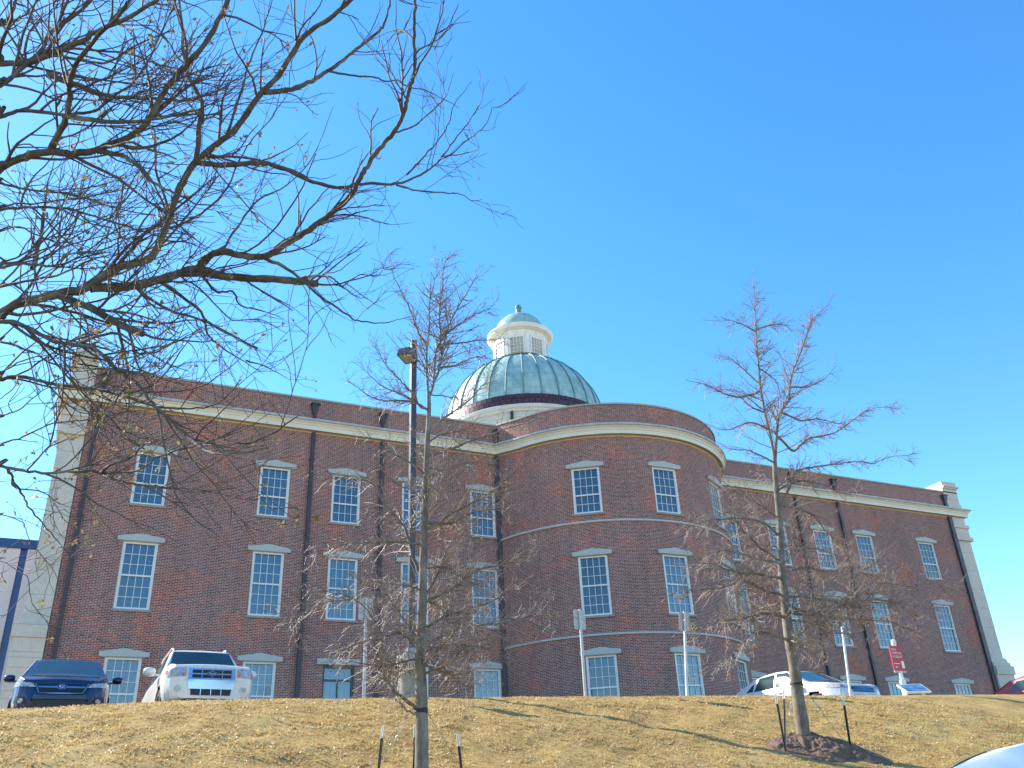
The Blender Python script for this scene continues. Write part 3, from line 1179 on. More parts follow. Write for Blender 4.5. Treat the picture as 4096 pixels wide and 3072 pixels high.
Y1 = float(ground_hit(911, 1688)[1])
Y2 = float(ground_hit(1739, 1614)[1])
T1 = dict(
    y=Y1, r=.105,
    trunk=[(911, 1700), (911, 1600), (911, 1540), (909, 1470), (908, 1400), (912, 1300), (915, 1200), (918, 1100), (921, 1000), (926, 900), (926, 852)],
    leaders=[[(926, 856), (923, 817), (922, 756), (927, 706), (928, 651), (938, 609), (931, 587)],
             [(927, 856), (936, 830), (941, 761), (952, 734), (949, 678), (956, 623), (958, 581), (973, 543)],
             [(938, 822), (947, 803), (958, 747), (972, 698), (994, 656), (1010, 631), (1030, 595)]],
    br=[[(954, 735), (966, 720), (999, 695), (1035, 675), (1057, 666), (1077, 645)],
        [(923, 747), (905, 720), (891, 684), (880, 656), (866, 628), (851, 598), (842, 573)],
        [(958, 746), (1024, 736), (1090, 731)],
        [(949, 794), (980, 790), (1016, 775), (1041, 770), (1066, 778)],
        [(925, 886), (905, 875), (889, 847), (864, 822), (836, 792), (819, 764), (811, 742)],
        [(897, 866), (864, 850), (828, 836), (803, 814), (778, 792)],
        [(925, 886), (897, 869), (858, 865), (825, 865), (797, 855), (775, 839), (750, 822)],
        [(925, 935), (952, 908), (1005, 872), (1041, 833), (1077, 797)],
        [(927, 853), (955, 855), (980, 859), (1010, 866)],
        [(922, 985), (980, 966), (1035, 947), (1090, 927), (1168, 905)],
        [(920, 1030), (895, 1005), (860, 985), (815, 960), (790, 930)],
        [(917, 1146), (960, 1120), (1000, 1096), (1062, 1063), (1116, 1013), (1145, 993)],
        [(913, 1303), (979, 1270), (1029, 1233), (1083, 1220), (1145, 1196), (1161, 1175)],
        [(910, 1360), (979, 1324), (1062, 1299), (1103, 1274), (1165, 1287)],
        [(908, 1395), (1000, 1357), (1083, 1345), (1145, 1332), (1219, 1328)],
        [(908, 1460), (971, 1432), (1004, 1398), (1062, 1378), (1116, 1382)],
        [(913, 1250), (892, 1204), (872, 1138), (834, 1092), (805, 1047), (760, 1030), (700, 1035)],
        [(908, 1540), (880, 1515), (855, 1494), (830, 1460), (820, 1411), (818, 1369), (801, 1328), (760, 1291), (710, 1278), (673, 1262)],
        [(762, 1293), (702, 1303), (648, 1332), (625, 1350)],
        [(909, 1548), (880, 1535), (860, 1505), (847, 1486)],
        [(912, 1275), (880, 1266), (826, 1262), (772, 1274)],
        [(911, 1325), (880, 1320), (818, 1316)],
        [(908, 1396), (863, 1369), (826, 1378), (785, 1386), (731, 1407)],
        [(916, 1176), (863, 1171), (785, 1172), (731, 1179), (680, 1200)],
        [(917, 1130), (979, 1129), (1016, 1109), (1080, 1100), (1130, 1115)],
        [(912, 1300), (940, 1250), (960, 1200), (985, 1155), (1030, 1120)],
        [(918, 1090), (890, 1060), (850, 1040), (800, 990)],
        [(921, 1010), (960, 1015), (1010, 1000), (1075, 1005)],
        [(914, 1230), (960, 1225), (1010, 1250), (1060, 1245)],
        [(909, 1420), (870, 1430), (820, 1440), (760, 1430), (720, 1442)],
        [(909, 1430), (950, 1450), (1000, 1455), (1040, 1440)]])
T2 = dict(
    y=Y2, r=.135,
    trunk=[(1740, 1630), (1739, 1605), (1732, 1560), (1723, 1499), (1714, 1429), (1702, 1359), (1695, 1289), (1688, 1220), (1685, 1150), (1682, 1107), (1675, 1038), (1673, 987)],
    leaders=[[(1673, 990), (1663, 936), (1653, 895), (1644, 840), (1639, 792), (1634, 741), (1634, 707), (1631, 662), (1629, 611)],
             [(1674, 1000), (1680, 912), (1690, 884), (1704, 864), (1706, 833), (1714, 799), (1731, 758), (1742, 724), (1752, 696), (1772, 673), (1793, 656)]],
    br=[[(1684, 1110), (1690, 1086), (1707, 1052), (1719, 1021), (1745, 1011), (1800, 1004), (1854, 997), (1889, 1001), (1912, 990), (1971, 982)],
        [(1675, 935), (1711, 973), (1728, 963), (1752, 946), (1800, 936), (1834, 915), (1858, 895), (1892, 881), (1947, 881)],
        [(1687, 890), (1728, 908), (1766, 905), (1800, 912), (1834, 919)],
        [(1644, 845), (1615, 855), (1588, 857), (1557, 847), (1520, 830), (1482, 821)],
        [(1651, 891), (1622, 878), (1595, 854), (1570, 840), (1530, 850)],
        [(1662, 929), (1622, 912), (1571, 929), (1525, 915)],
        [(1674, 1001), (1643, 984), (1615, 973), (1578, 970), (1547, 953)],
        [(1642, 830), (1619, 809), (1591, 785), (1571, 772), (1543, 767)],
        [(1634, 717), (1608, 703), (1557, 685)],
        [(1634, 714), (1660, 702), (1694, 703), (1715, 718)],
        [(1706, 837), (1748, 835), (1783, 816), (1807, 789)],
        [(1640, 796), (1673, 820), (1684, 847), (1687, 874)],
        [(1688, 1215), (1640, 1180), (1600, 1140), (1575, 1110), (1555, 1080), (1540, 1045)],
        [(1688, 1215), (1639, 1209), (1598, 1195), (1545, 1192), (1493, 1220)],
        [(1691, 1250), (1632, 1240), (1580, 1233), (1521, 1216), (1479, 1227)],
        [(1695, 1287), (1650, 1275), (1604, 1254), (1563, 1268), (1510, 1275), (1458, 1282)],
        [(1699, 1335), (1653, 1324), (1598, 1338), (1545, 1345), (1503, 1376)],
        [(1703, 1385), (1667, 1369), (1625, 1369), (1590, 1404), (1545, 1443)],
        [(1681, 1090), (1730, 1101), (1758, 1115), (1789, 1153), (1835, 1188)],
        [(1696, 1303), (1737, 1321), (1772, 1312), (1814, 1307), (1877, 1296), (1947, 1303), (2030, 1317)],
        [(1694, 1289), (1737, 1289), (1793, 1296), (1828, 1307), (1877, 1289), (1901, 1261), (1964, 1265), (2016, 1261), (2060, 1275)],
        [(1835, 1306), (1842, 1251), (1894, 1213), (1905, 1200)],
        [(1702, 1340), (1748, 1345), (1790, 1366), (1842, 1370)],
        [(1699, 1324), (1772, 1331), (1859, 1338), (1929, 1345), (1981, 1370)],
        [(1685, 1160), (1650, 1130), (1600, 1120), (1530, 1125), (1480, 1140)],
        [(1683, 1120), (1640, 1090), (1590, 1060), (1550, 1030)],
        [(1690, 1240), (1740, 1225), (1790, 1235), (1850, 1220), (1890, 1235)],
        [(1680, 1060), (1720, 1040), (1770, 1045), (1820, 1065), (1870, 1060)],
        [(1706, 1390), (1740, 1400), (1790, 1405)],
        [(1686, 1180), (1730, 1180), (1780, 1190), (1830, 1210)]])


def young_tree(spec, name, label, seed, leafy):
    global rng
    rng = np.random.default_rng(seed)
    y0 = spec['y']
    tr = np.array([at_y(u, v, y0) for u, v in spec['trunk']])
    base = tr[0].copy()
    gz = float(ground_h(tr[1][0], y0, False))
    root = empty(name, (tr[1][0], y0, gz), 0, label, 'tree', 'young bare trees staked on the bank')
    org = np.array([tr[1][0], y0, gz])
    tr[0] = (tr[1][0] - (tr[2][0] - tr[1][0]) * .2, y0, gz - .3)
    P = catmull(tr, 6)
    L = arclen(P) / arclen(P)[-1]
    r0 = spec['r']
    rtop = r0 * .32
    rad = r0 + (rtop - r0) * L ** .8
    rad = rad * (1 + .25 * np.exp(-(L / .05) ** 2)) * (1 + .035 * np.sin(L * 60) + .02 * np.sin(L * 151 + 1))
    tk = Tubes(); tk.add(P, rad, 12)
    lb = Tubes(); tw = Tubes(); tips = []
    zb, zt = P[0][2], at_y(*spec['leaders'][0][-1], y0)[2]
    for ld in spec['leaders']:
        oy = rng.normal() * .25
        Q = np.array([at_y(u, v, y0 + oy * i / len(ld)) for i, (u, v) in enumerate(ld)])
        Q = catmull(Q, 6)
        tk.add(Q, np.linspace(rtop * .72, .004, len(Q)), 8)
        LQ = arclen(Q)[-1]
        for q in range(int(LQ / .16)):        # short laterals that fill the cone of the crown
            t = .04 + .9 * rng.random()
            p, d, _i = sprout(Q, t, R(rng.uniform(42, 68)))
            ll = (.25 + .95 * (1 - t)) * rng.uniform(.6, 1.1)
            B = wander(p, d, ll, 6, .07, .02)
            lb.add(B, np.linspace(.009, .0035, len(B)), 5)
            twig_out(tw, B, .006, .004, [(.07, .08, .34, 25, 65, .15, .12, .02)], 0, tips)
        twig_out(tw, Q, rtop * .7, .006, [(.045, .15, .80, 35, 65, .10, .10, .02), (.06, .05, .20, 30, 65, .1, .16, .01)], 0, tips)
    prim = []
    for b in spec['br']:
        L_ = sum(math.hypot(b[i + 1][0] - b[i][0], b[i + 1][1] - b[i][1]) for i in range(len(b) - 1)) * .0075
        oy = rng.uniform(-.55, .55) * L_
        prim.append(np.array([at_y(u, v, y0 + oy * (i / (len(b) - 1)) ** 1.2) for i, (u, v) in enumerate(b)]))
    for k in range(16):                       # limbs growing towards and away from the street
        t = rng.uniform(.28, .95)
        p, d, i = sprout(P, t, R(75))
        a = rng.choice([-1, 1]) * R(90) + rng.normal() * .5
        ll = rng.uniform(.9, 1.7) * (1.15 - .6 * t)
        low = t < .55
        prim.append(wander(p, np.array([math.cos(a), math.sin(a), .1 if low else .7]), ll, 6, .12, .02 if not low else -.01))
    for B in prim:
        Q = catmull(B, 5)
        Q[1:-1] += rng.normal(size=Q[1:-1].shape) * .006
        ln = arclen(Q)[-1]
        rr = min(.028, .006 + ln * .009)
        lb.add(Q, np.linspace(rr, .0035, len(Q)), 6)
        h = (Q[len(Q) // 2][2] - zb) / (zt - zb)
        low = h < .52
        s0 = (.032 if low else .048, .15, .85 if low else .55, 25, 65, .12, .12 if low else .10, .0 if low else .03)
        s1 = (.075 if low else .062, .07, .30, 25, 70, .08, .20 if low else .15, .0)
        s2 = (.11, .03, .09, 30, 70, .2, .2, 0)
        twig_out(tw, Q, rr * .7, .004, [s0, s1] , 0, tips)
    tk.build('trunk', M['bark_young'], root, org)
    lb.build('branches', M['bark_young'], root, org)
    tw.build('twigs', M['twig_young'], root, org)
    sp = [t_ for t_ in tips if leafy(t_[0])]
    k = min(len(sp), 170)
    if k:
        pick = rng.choice(len(sp), k, replace=False)
        leaf_mesh('dry_leaves', [sp[i] for i in pick], .07, M['leaf_dry'], root, org)
    return root, tr


zc2 = at_y(1640, 1230, Y2)[2]
t1root, t1p = young_tree(T1, 'young_tree', 'slender bare young tree growing in front of the lamp post, its trunk running out of the bottom of the picture', 5, lambda p: False)
t2root, t2p = young_tree(T2, 'young_tree', 'bare young tree with a forked top rising from the mulch mound on the bank', 9, lambda p: p[2] < zc2 and rng.random() < .35)
t1root['label'] = 'slender bare young tree in front of the tall square lamp post'


# collars, stakes and guy wires -------------------------------------------
M['stake_green'] = plain('green_steel', (.035, .045, .035), .6, .2, .3, 10)
M['white_paint'] = plain('white_paint', (.75, .74, .70), .5)
M['wire'] = plain('galvanised_wire', (.35, .34, .32), .4, .7)
M['rubber'] = plain('black_rubber', (.03, .028, .026), .7)
M['steel'] = plain('galvanised_steel', (.50, .50, .48), .42, .55, .15, 8)


def collar(root, pt, r):
    o = root.location
    c = MB()
    p = Vector(pt) - Vector(o)
    c.tube([p + Vector((0, 0, -.028)), p + Vector((.004, 0, .0)), p + Vector((0, 0, .028))], [r * 1.02, r * 1.09, r * 1.03], 12)
    return c.build('guy_collar', M['rubber'], root, smooth=True)


collar(t1root, at_y(909, 1535, Y1), .092)
collar(t2root, at_y(1720, 1478, Y2), .115)


def stake(ut, vt, ub, vb, label, y=None):
    if y is None:
        g = ground_hit(ub, vb); y = g[1]
    b = at_y(ub, vb, y); t = at_y(ut, vt, y)
    gz = float(ground_h(b[0], y, False))
    root = empty('metal_stake', (b[0], y, gz), 0, label, 'stake', 'steel stakes around the young trees')
    d = Vector(t) - Vector(b)
    ln = t[2] - gz
    lean = Vector((d.x / d.z, d.y / d.z, 1))

    def bar(z0, z1, name, mat):
        q = MB()
        q.box(-.019, .019, -.004, .004, z0, z1).box(-.004, .004, -.028, -.004, z0, z1)
        z = z0 + .05
        while z < z1 - .03:
            q.box(-.008, .008, .004, .011, z, z + .018); z += .055
        q.xform(lambda p: Vector((p.x + lean.x * p.z, p.y + lean.y * p.z, p.z)))
        return q.build(name, mat, root)
    bar(-.4, ln - .16, 'shaft', M['stake_green'])
    bar(ln - .158, ln, 'white_tip', M['white_paint'])
    return root, Vector((b[0], y, gz))


s1 = stake(828, 1568, 818, 1662, 'white tipped steel stake just left of the slender tree below the lamp post')
s2 = stake(988, 1586, 997, 1664, 'white tipped steel stake to the right of the slender tree below the lamp post')
s3 = stake(897, 1566, 894, 1664, 'thin steel stake hugging the left edge of the slender trunk', Y1 + .25)
s4 = stake(1675, 1499, 1698, 1628, 'leftmost stake by the mulch mound, standing furthest from the tree trunk')
s5 = stake(1693, 1489, 1697, 1624, 'taller dark stake between the leftmost stake and the trunk at the mulch mound')
s6 = stake(1820, 1503, 1839, 1628, 'lone steel stake to the right of the mulch mound')


def guy(p0, p1, ft, label):
    p0, p1 = Vector(p0), Vector(p1)
    root = empty('guy_wire', p1, 0, label, 'guy wire', 'guy wires tying the young trees')
    a, b = p0 - p1, Vector((0, 0, 0))
    m0, m1 = a.lerp(b, ft), a.lerp(b, ft + .22)
    MB().tube([a, m0], .004, 5).build('wire', M['wire'], root)
    MB().tube([m1, b], .004, 5).build('wire', M['wire'], root)
    d = (m1 - m0).normalized()
    sd_ = d.cross(Vector((0, 1, 0))).normalized()
    tb_ = MB()
    tb_.tube([m0, m0 + d * .02, m0 + d * .04], [.006, .012, .012], 6)
    for s_ in (-1, 1):
        tb_.tube([m0 + d * .03, m0 + d * .06 + sd_ * s_ * .011, m1 - d * .06 + sd_ * s_ * .011, m1 - d * .03], .0045, 5)
    tb_.tube([m1 - d * .04, m1 - d * .02, m1], [.012, .012, .006], 6)
    tb_.build('turnbuckle', M['steel'], root)


c1 = at_y(909, 1535, Y1); c2 = at_y(1720, 1478, Y2)
guy(c1 + np.array([-.07, -.02, 0]), s1[1] + Vector((.02, 0, .12)), .52, 'guy wire with a shiny turnbuckle on the left of the slender tree')
guy(c1 + np.array([.07, -.02, 0]), s2[1] + Vector((-.02, 0, .06)), .45, 'guy wire with a dull turnbuckle on the right of the slender tree')
guy(c2 + np.array([.09, -.02, 0]), s6[1] + Vector((-.02, 0, .08)), .25, 'guy wire running from the mound tree down to the lone right stake')
guy(c2 + np.array([-.09, -.02, 0]), s4[1] + Vector((.02, 0, .1)), .3, 'guy wire with turnbuckle on the left of the mound tree')

# mulch mounds ---------------------------------------------------------------
M['mulch'] = stone_mat('brown_mulch', (.17, .10, .062), 9, .4)


def mound(cx, cy, rx, ry, h, label, seed):
    n, k = 90, 30
    V, Fq = [], []
    for j in range(k + 1):
        for i in range(n):
            a = 2 * math.pi * i / n
            q = j / k
            wob = 1 + .13 * math.sin(2 * a + seed) + .07 * math.sin(5 * a + seed * 2)
            x, y = cx + rx * q * wob * math.cos(a), cy + ry * q * wob * math.sin(a)
            hz = h * (1 - q * q) ** 1.2 * (.8 + .4 * float(value_noise(np.array(x * 2.2), np.array(y * 2.2), seed)))
            hz += (float(value_noise(np.array(x * 11), np.array(y * 11), seed + 5)) - .5) * .07 * (1 - q ** 4)
            hz += (float(value_noise(np.array(x * 30), np.array(y * 30), seed + 9)) - .5) * .04 * (1 - q ** 4)
            V.append((x, y, float(ground_h(x, y, False)) + hz - .03 + .02 * (1 - q)))
    for j in range(k):
        for i in range(n):
            i2 = (i + 1) % n
            Fq.append((j * n + i, (j + 1) * n + i, (j + 1) * n + i2, j * n + i2))
    return tag(quad_mesh('mulch_mound', np.array(V), np.array(Fq), M['mulch'], None, False), label, 'mulch mound')


mound(t2p[1][0] + .14, Y2 - .25, .98, .85, .24, 'heaped brown mulch around the foot of the forked young tree', 3)

# old oak at the left -----------------------------------------------------------
OAK = [
    (.088, [(-20, 690), (0, 680), (34, 658), (79, 646), (137, 632), (188, 622), (239, 584), (284, 570), (328, 554), (355, 496), (376, 434), (400, 383), (424, 349), (461, 318), (513, 273), (560, 205), (601, 164), (656, 79), (711, 41), (756, 0), (800, -40)]),
    (.070, [(195, 622), (246, 620), (290, 617), (342, 605), (386, 591), (427, 581), (478, 595), (547, 601), (615, 605), (687, 613)]),
    (.060, [(427, 581), (444, 560), (478, 543), (526, 553), (574, 553), (615, 530), (670, 495), (725, 454), (760, 419), (771, 397), (790, 365), (808, 336), (830, 309), (851, 285), (868, 255), (878, 223), (884, 193), (892, 166), (897, 129), (894, 94), (896, 40), (897, -20)]),
    (.016, [(851, 287), (900, 268), (956, 217), (970, 188), (980, 158)]),
    (.044, [(424, 349), (478, 357), (547, 352), (580, 354), (621, 368), (674, 392), (728, 405), (768, 400), (800, 396), (857, 397), (916, 373), (943, 352), (959, 333), (996, 285), (1013, 263), (1034, 228)]),
    (.014, [(950, 345), (970, 336), (1023, 293), (1050, 268), (1064, 236), (1088, 231)]),
    (.012, [(956, 338), (1018, 329), (1037, 317)]),
    (.017, [(857, 400), (902, 412), (964, 417), (994, 419), (1023, 434), (1042, 430)]),
    (.017, [(878, 378), (910, 344), (948, 301), (970, 266), (980, 228), (1020, 174)]),
    (.040, [(570, 200), (629, 193), (674, 174), (717, 148), (760, 115), (808, 75), (830, 54), (843, 0), (850, -30)]),
    (.018, [(706, 153), (768, 164), (800, 166), (830, 174), (859, 174), (884, 188), (929, 199), (991, 233)]),
    (.046, [(424, 349), (431, 273), (436, 222), (410, 171), (396, 120), (393, 51), (383, -20)]),
    (.080, [(-10, 372), (0, 362), (44, 342), (103, 328), (154, 332), (205, 325), (260, 304), (301, 280), (328, 246), (355, 198), (385, 160), (430, 110), (480, 30), (500, -30)]),
    (.044, [(109, 325), (137, 267), (150, 219), (157, 154), (200, 90), (260, 30), (290, -20)]),
    (.036, [(205, 325), (260, 335), (297, 359), (328, 393), (376, 417), (430, 440), (480, 445)]),
    (.060, [(-10, 257), (0, 253), (51, 239), (137, 248), (205, 239), (239, 212), (294, 171), (340, 90), (380, 0)]),
    (.034, [(137, 250), (239, 263), (325, 258), (427, 236), (500, 200)]),
    (.075, [(-10, 138), (0, 137), (68, 133), (147, 103), (212, 68), (297, 27), (350, -10)]),
    (.060, [(-10, 190), (0, 185), (27, 164), (85, 113), (113, 68), (178, 20), (200, -20)]),
    (.055, [(-10, 60), (0, 52), (20, 38), (34, 0), (40, -30)]),
    (.040, [(100, 160), (178, 188), (239, 208), (308, 212), (410, 215), (480, 190), (540, 150)]),
    (.044, [(-10, 458), (0, 455), (68, 448), (147, 451), (205, 468), (273, 489), (342, 509), (400, 515)]),
    (.034, [(-10, 392), (0, 396), (68, 410), (150, 420), (250, 450), (350, 470), (420, 478)]),
    (.036, [(70, 580), (89, 506), (96, 444), (103, 400), (118, 340)]),
    (.044, [(-10, 580), (0, 578), (51, 569), (113, 574), (147, 550), (219, 540), (300, 505)]),
    (.048, [(-10, 621), (0, 619), (68, 605), (137, 591), (200, 560), (260, 548)]),
    (.056, [(130, 640), (191, 663), (239, 690), (273, 707), (308, 721)]),
    (.032, [(342, 606), (386, 636), (434, 673), (448, 721), (472, 745), (520, 776), (567, 807)]),
    (.020, [(440, 690), (502, 728), (567, 759)]),
    (.014, [(533, 779), (578, 793), (625, 820)]),
    (.026, [(430, 583), (465, 629), (502, 629), (520, 660), (564, 670), (615, 690)]),
    (.030, [(565, 555), (622, 581), (660, 612), (694, 642), (752, 680), (772, 693), (831, 698), (864, 689), (897, 682)]),
    (.026, [(640, 606), (665, 598), (692, 595), (717, 601), (737, 617), (767, 640), (795, 644)]),
    (.013, [(740, 618), (778, 594), (814, 598), (825, 584)]),
    (.052, [(-10, 694), (0, 695), (34, 697), (85, 721), (120, 738), (171, 745), (212, 759), (246, 793), (294, 827), (325, 865), (359, 899), (403, 940), (444, 957), (496, 960), (547, 954), (600, 930), (643, 899)]),
    (.020, [(403, 940), (444, 974), (496, 981), (581, 967)]),
    (.040, [(-10, 735), (0, 738), (48, 752), (103, 779), (144, 803), (188, 854), (200, 880)]),
    (.046, [(-10, 822), (0, 820), (41, 813), (103, 827), (147, 834), (205, 841), (273, 858), (342, 878), (427, 882), (478, 868), (520, 820)]),
    (.030, [(-10, 902), (0, 899), (41, 885), (85, 848), (113, 832)]),
    (.028, [(-10, 814), (0, 806), (51, 779), (120, 762), (200, 748)]),
    (.020, [(164, 745), (212, 725), (256, 721), (284, 738), (297, 762), (342, 759), (403, 725), (434, 711)]),
    (.016, [(250, 797), (332, 807), (362, 779), (396, 745)]),
    (.042, [(-10, 1006), (0, 1008), (41, 1015), (103, 1022), (171, 1018), (219, 1022), (253, 1039), (308, 1049), (359, 1053), (427, 1063), (513, 1053)]),
    (.020, [(215, 1022), (246, 1001), (284, 988), (308, 964), (359, 947), (403, 930)]),
    (.018, [(219, 1022), (290, 1018), (314, 1008), (345, 985), (430, 960), (500, 938)]),
    (.020, [(17, 1012), (25, 1030), (34, 1053), (92, 1063), (130, 1090)]),
    (.016, [(27, 1035), (51, 1073), (68, 1104), (110, 1150), (150, 1200)]),
    (.028, [(-10, 965), (0, 960), (51, 943), (113, 916), (191, 906), (270, 890), (340, 885)]),
    (.018, [(-10, 1112), (0, 1111), (49, 1129), (63, 1164), (115, 1230), (128, 1262)]),
    (.016, [(-10, 1208), (0, 1209), (28, 1227), (59, 1251), (70, 1303), (112, 1356)]),
    (.030, [(-10, 500), (40, 490), (110, 520), (180, 530), (240, 560)]),
    (.030, [(240, 308), (300, 320), (370, 300), (420, 260), (450, 200)]),
    (.024, [(490, 290), (520, 200), (540, 130), (570, 60), (590, -10)]),
    (.022, [(350, 500), (420, 470), (480, 420), (520, 340), (545, 300), (590, 250), (610, 180)]),
    (.022, [(480, 540), (520, 480), (560, 430), (620, 400), (680, 330), (720, 230)]),
    (.018, [(290, 615), (330, 660), (390, 680), (450, 740)]),
    (.016, [(380, 590), (440, 630), (500, 690), (560, 690), (620, 720)]),
]


def oak():
    global rng
    rng = np.random.default_rng(21)
    D0 = 8.4
    tp = CAM + ray(-420, 760) * 8.8
    tx, ty = tp[0], tp[1]
    gz = float(ground_h(tx, ty, False))
    root = empty('oak_tree', (tx, ty, gz), 0, 'large old oak with lichened limbs and few dry leaves reaching in from the left edge', 'tree')
    org = np.array([tx, ty, gz])
    trunk, limbs, tw, tips = Tubes(), Tubes(), Tubes(), []
    ztop = (CAM + ray(-300, -500) * 8.8)[2]
    n = 24
    zz_ = np.linspace(gz - .3, ztop, n)
    TP = np.stack([tx + .12 * np.sin(zz_ * .8), ty + .1 * np.cos(zz_ * .7), zz_], 1)
    tr_ = np.interp(zz_, [gz - .3, gz + .3, gz + 1.2, ztop], [.42, .30, .25, .06])
    trunk.add(TP, tr_, 16)
    placed = []                                     # (u, v, depth)
    for r, b in OAK:
        u0, v0 = b[0]
        d0 = None
        if u0 > -5 and placed:
            A = np.array(placed)
            q = np.hypot(A[:, 0] - u0, A[:, 1] - v0)
            if q.min() < 26: d0 = A[q.argmin(), 2]
        edge = u0 <= -5
        if d0 is None: d0 = D0 + rng.uniform(-1.1, 1.3)
        d1 = d0 + rng.uniform(-1.4, 1.6)
        m_ = len(b)
        P3 = []
        for i, (u, v) in enumerate(b):
            f = (i / (m_ - 1))
            P3.append(CAM + ray(u, v) * (d0 + (d1 - d0) * f))
        P3 = np.array(P3)
        if edge:                                    # joins the trunk outside the picture
            z = P3[0][2] - (.45 * np.hypot(P3[0][0] - tx, P3[0][1] - ty))
            z = max(z, gz + 1.6)
            k0 = np.array([tx, ty, z])
            k1 = k0 * .5 + P3[0] * .5 + np.array([0, 0, .06])
            P3 = np.vstack([k0, k1, P3])
        Q = catmull(P3, 5)
        L = arclen(Q); ln = L[-1]
        cuts = len(b) in (10, 5) and r in (.070, .056)
        out_ = b[-1][1] < 0
        re = r * .72 if (r in (.070, .056)) else (r * .30 if out_ else max(.0038, r * .12))
        rr = (r * .9) + (re - r * .9) * (L / ln) ** .85
        rr = rr * (1 + .06 * np.sin(L * 23 + r * 300) + .04 * np.sin(L * 57))
        Q[1:-1] += rng.normal(size=Q[1:-1].shape) * .004
        rr = rr * .82
        limbs.add(Q, rr, 9 if r > .03 else 6)
        if r in (.070, .056):                       # sawn ends
            e = Q[-1]; dd = Q[-1] - Q[-2]; dd /= np.linalg.norm(dd)
            limbs.add(np.array([e, e + dd * .002]), np.array([rr[-1], .001]), 9)
        for uv, f in zip(b, np.linspace(0, 1, m_)):
            placed.append((uv[0], uv[1], d0 + (d1 - d0) * f))
        for i in range(m_ - 1):
            for f in (.25, .5, .75):
                g = (i + f) / (m_ - 1)
                placed.append((b[i][0] * (1 - f) + b[i + 1][0] * f, b[i][1] * (1 - f) + b[i + 1][1] * f, d0 + (d1 - d0) * g))
        mid = Q[len(Q) // 3:]
        dens = .95 if b[-1][0] < 450 else .9 if u0 < 330 or b[-1][0] < 560 else .62
        if b[-1][0] > 900: dens = .38
        big = [(.155, .5, 1.8, 20, 58, .0, .13, .045), (.19, .2, .9, 22, 55, .12, .16, .03)]
        small = [(.15, .2, 1.1, 22, 58, .1, .14, .04), (.21, .1, .5, 22, 55, .15, .16, .02)]
        start = Q if not edge else Q[10:]
        twig_out(tw, start, rr[0] * .5, re, big if r > .03 else small, 0, tips, dens, 1.12)
    trunk.build('trunk', M['bark_oak'], root, org)
    limbs.build('limbs', M['bark_oak'], root, org)
    tw.build('twigs', M['twig_oak'], root, org)
    # leaves hang on in clumps, mostly near the left edge
    def pix(p):
        d = p - CAM
        z = d @ FW
        return (2048 + F4 * (d @ RT) / z) / VS, (1536 - F4 * (d @ UP) / z) / VS
    sp = []
    for t_ in tips:
        u, v = pix(t_[0])
        if not -40 < u < 900: continue
        cl = float(value_noise(np.array(t_[0][0] * 2.2 + 50), np.array(t_[0][2] * 2.2 + 50), 4))
        pr = .8 if u < 330 else (.4 if u < 700 else .1)
        if v > 690: pr *= 1.25
        if cl > .52 and rng.random() < pr: sp.append(t_)
    leaf_mesh('dry_leaves', sp, .048, M['leaf_dry'], root, org)
    return root


oak()
#__PART3__

# ------------------------------------------------------------------ lamp post and signs
lp0 = at_y(885, 1490, -21.8)
LX, LY = -18.97, -21.8
LZ = float(ground_h(LX, LY, False))
M['pole_paint'] = plain('dark_bronze_paint', (.05, .046, .05), .4, 0, .2, 3)
M['plate'] = plain('pole_base_plate', (.30, .30, .30), .5, .3)
M['ped'] = stone_mat('cast_concrete', (.36, .315, .24), 2.2, .72)
lamp = empty('light_pole', (LX, LY, LZ), 0, 'tall square dark light pole with one box lamp on a round concrete pedestal', 'light pole')
zt = 9.12 - LZ
MB().box(-.066, .066, -.066, .066, 1.5 - LZ + .06, zt).build('pole', M['pole_paint'], lamp)
MB().box(-.16, .16, -.16, .16, 1.5 - LZ + .002, 1.5 - LZ + .06).box(-.10, .10, -.10, .10, 1.5 - LZ + .061, 1.5 - LZ + .16).build('base_plate', M['plate'], lamp)
MB().lathe([(.30, -.5), (.30, 1.5 - LZ - .02), (.285, 1.5 - LZ), (0.001, 1.5 - LZ)], 0, 0, 40).build('pedestal', M['ped'], lamp, smooth=40)
hd = MB()
P = [(-.62, -.17, 8.450), (-.10, -.17, 8.450), (-.10, .17, 8.450), (-.62, .17, 8.450), (-.55, -.15, 8.650), (-.10, -.15, 8.690), (-.10, .15, 8.690), (-.55, .15, 8.650)]
for q in ((0, 1, 5, 4), (1, 2, 6, 5), (2, 3, 7, 6), (3, 0, 4, 7), (4, 5, 6, 7), (3, 2, 1, 0)):
    hd.face([(P[k][0], P[k][1], P[k][2] - LZ) for k in q])
hd.box(-.10, -.066, -.05, .05, 8.490 - LZ, 8.630 - LZ)
ho = hd.build('lamp_head', M['pole_paint'], lamp)
ho.rotation_euler = (0, 0, R(48))
MB().face([(-.59, -.14, 8.445 - LZ), (-.59, .14, 8.445 - LZ), (-.16, .14, 8.445 - LZ), (-.16, -.14, 8.445 - LZ)]).build('lens', plain('lamp_lens', (.45, .44, .42), .2), ho)

M['alu'] = plain('sign_back_aluminium', (.46, .45, .42), .5, .35, .1, 4)
M['alu2'] = plain('aged_sign_back', (.44, .38, .33), .55, .3, .12, 4)
M['post'] = plain('galvanised_post', (.46, .46, .44), .45, .45, .15, 6)


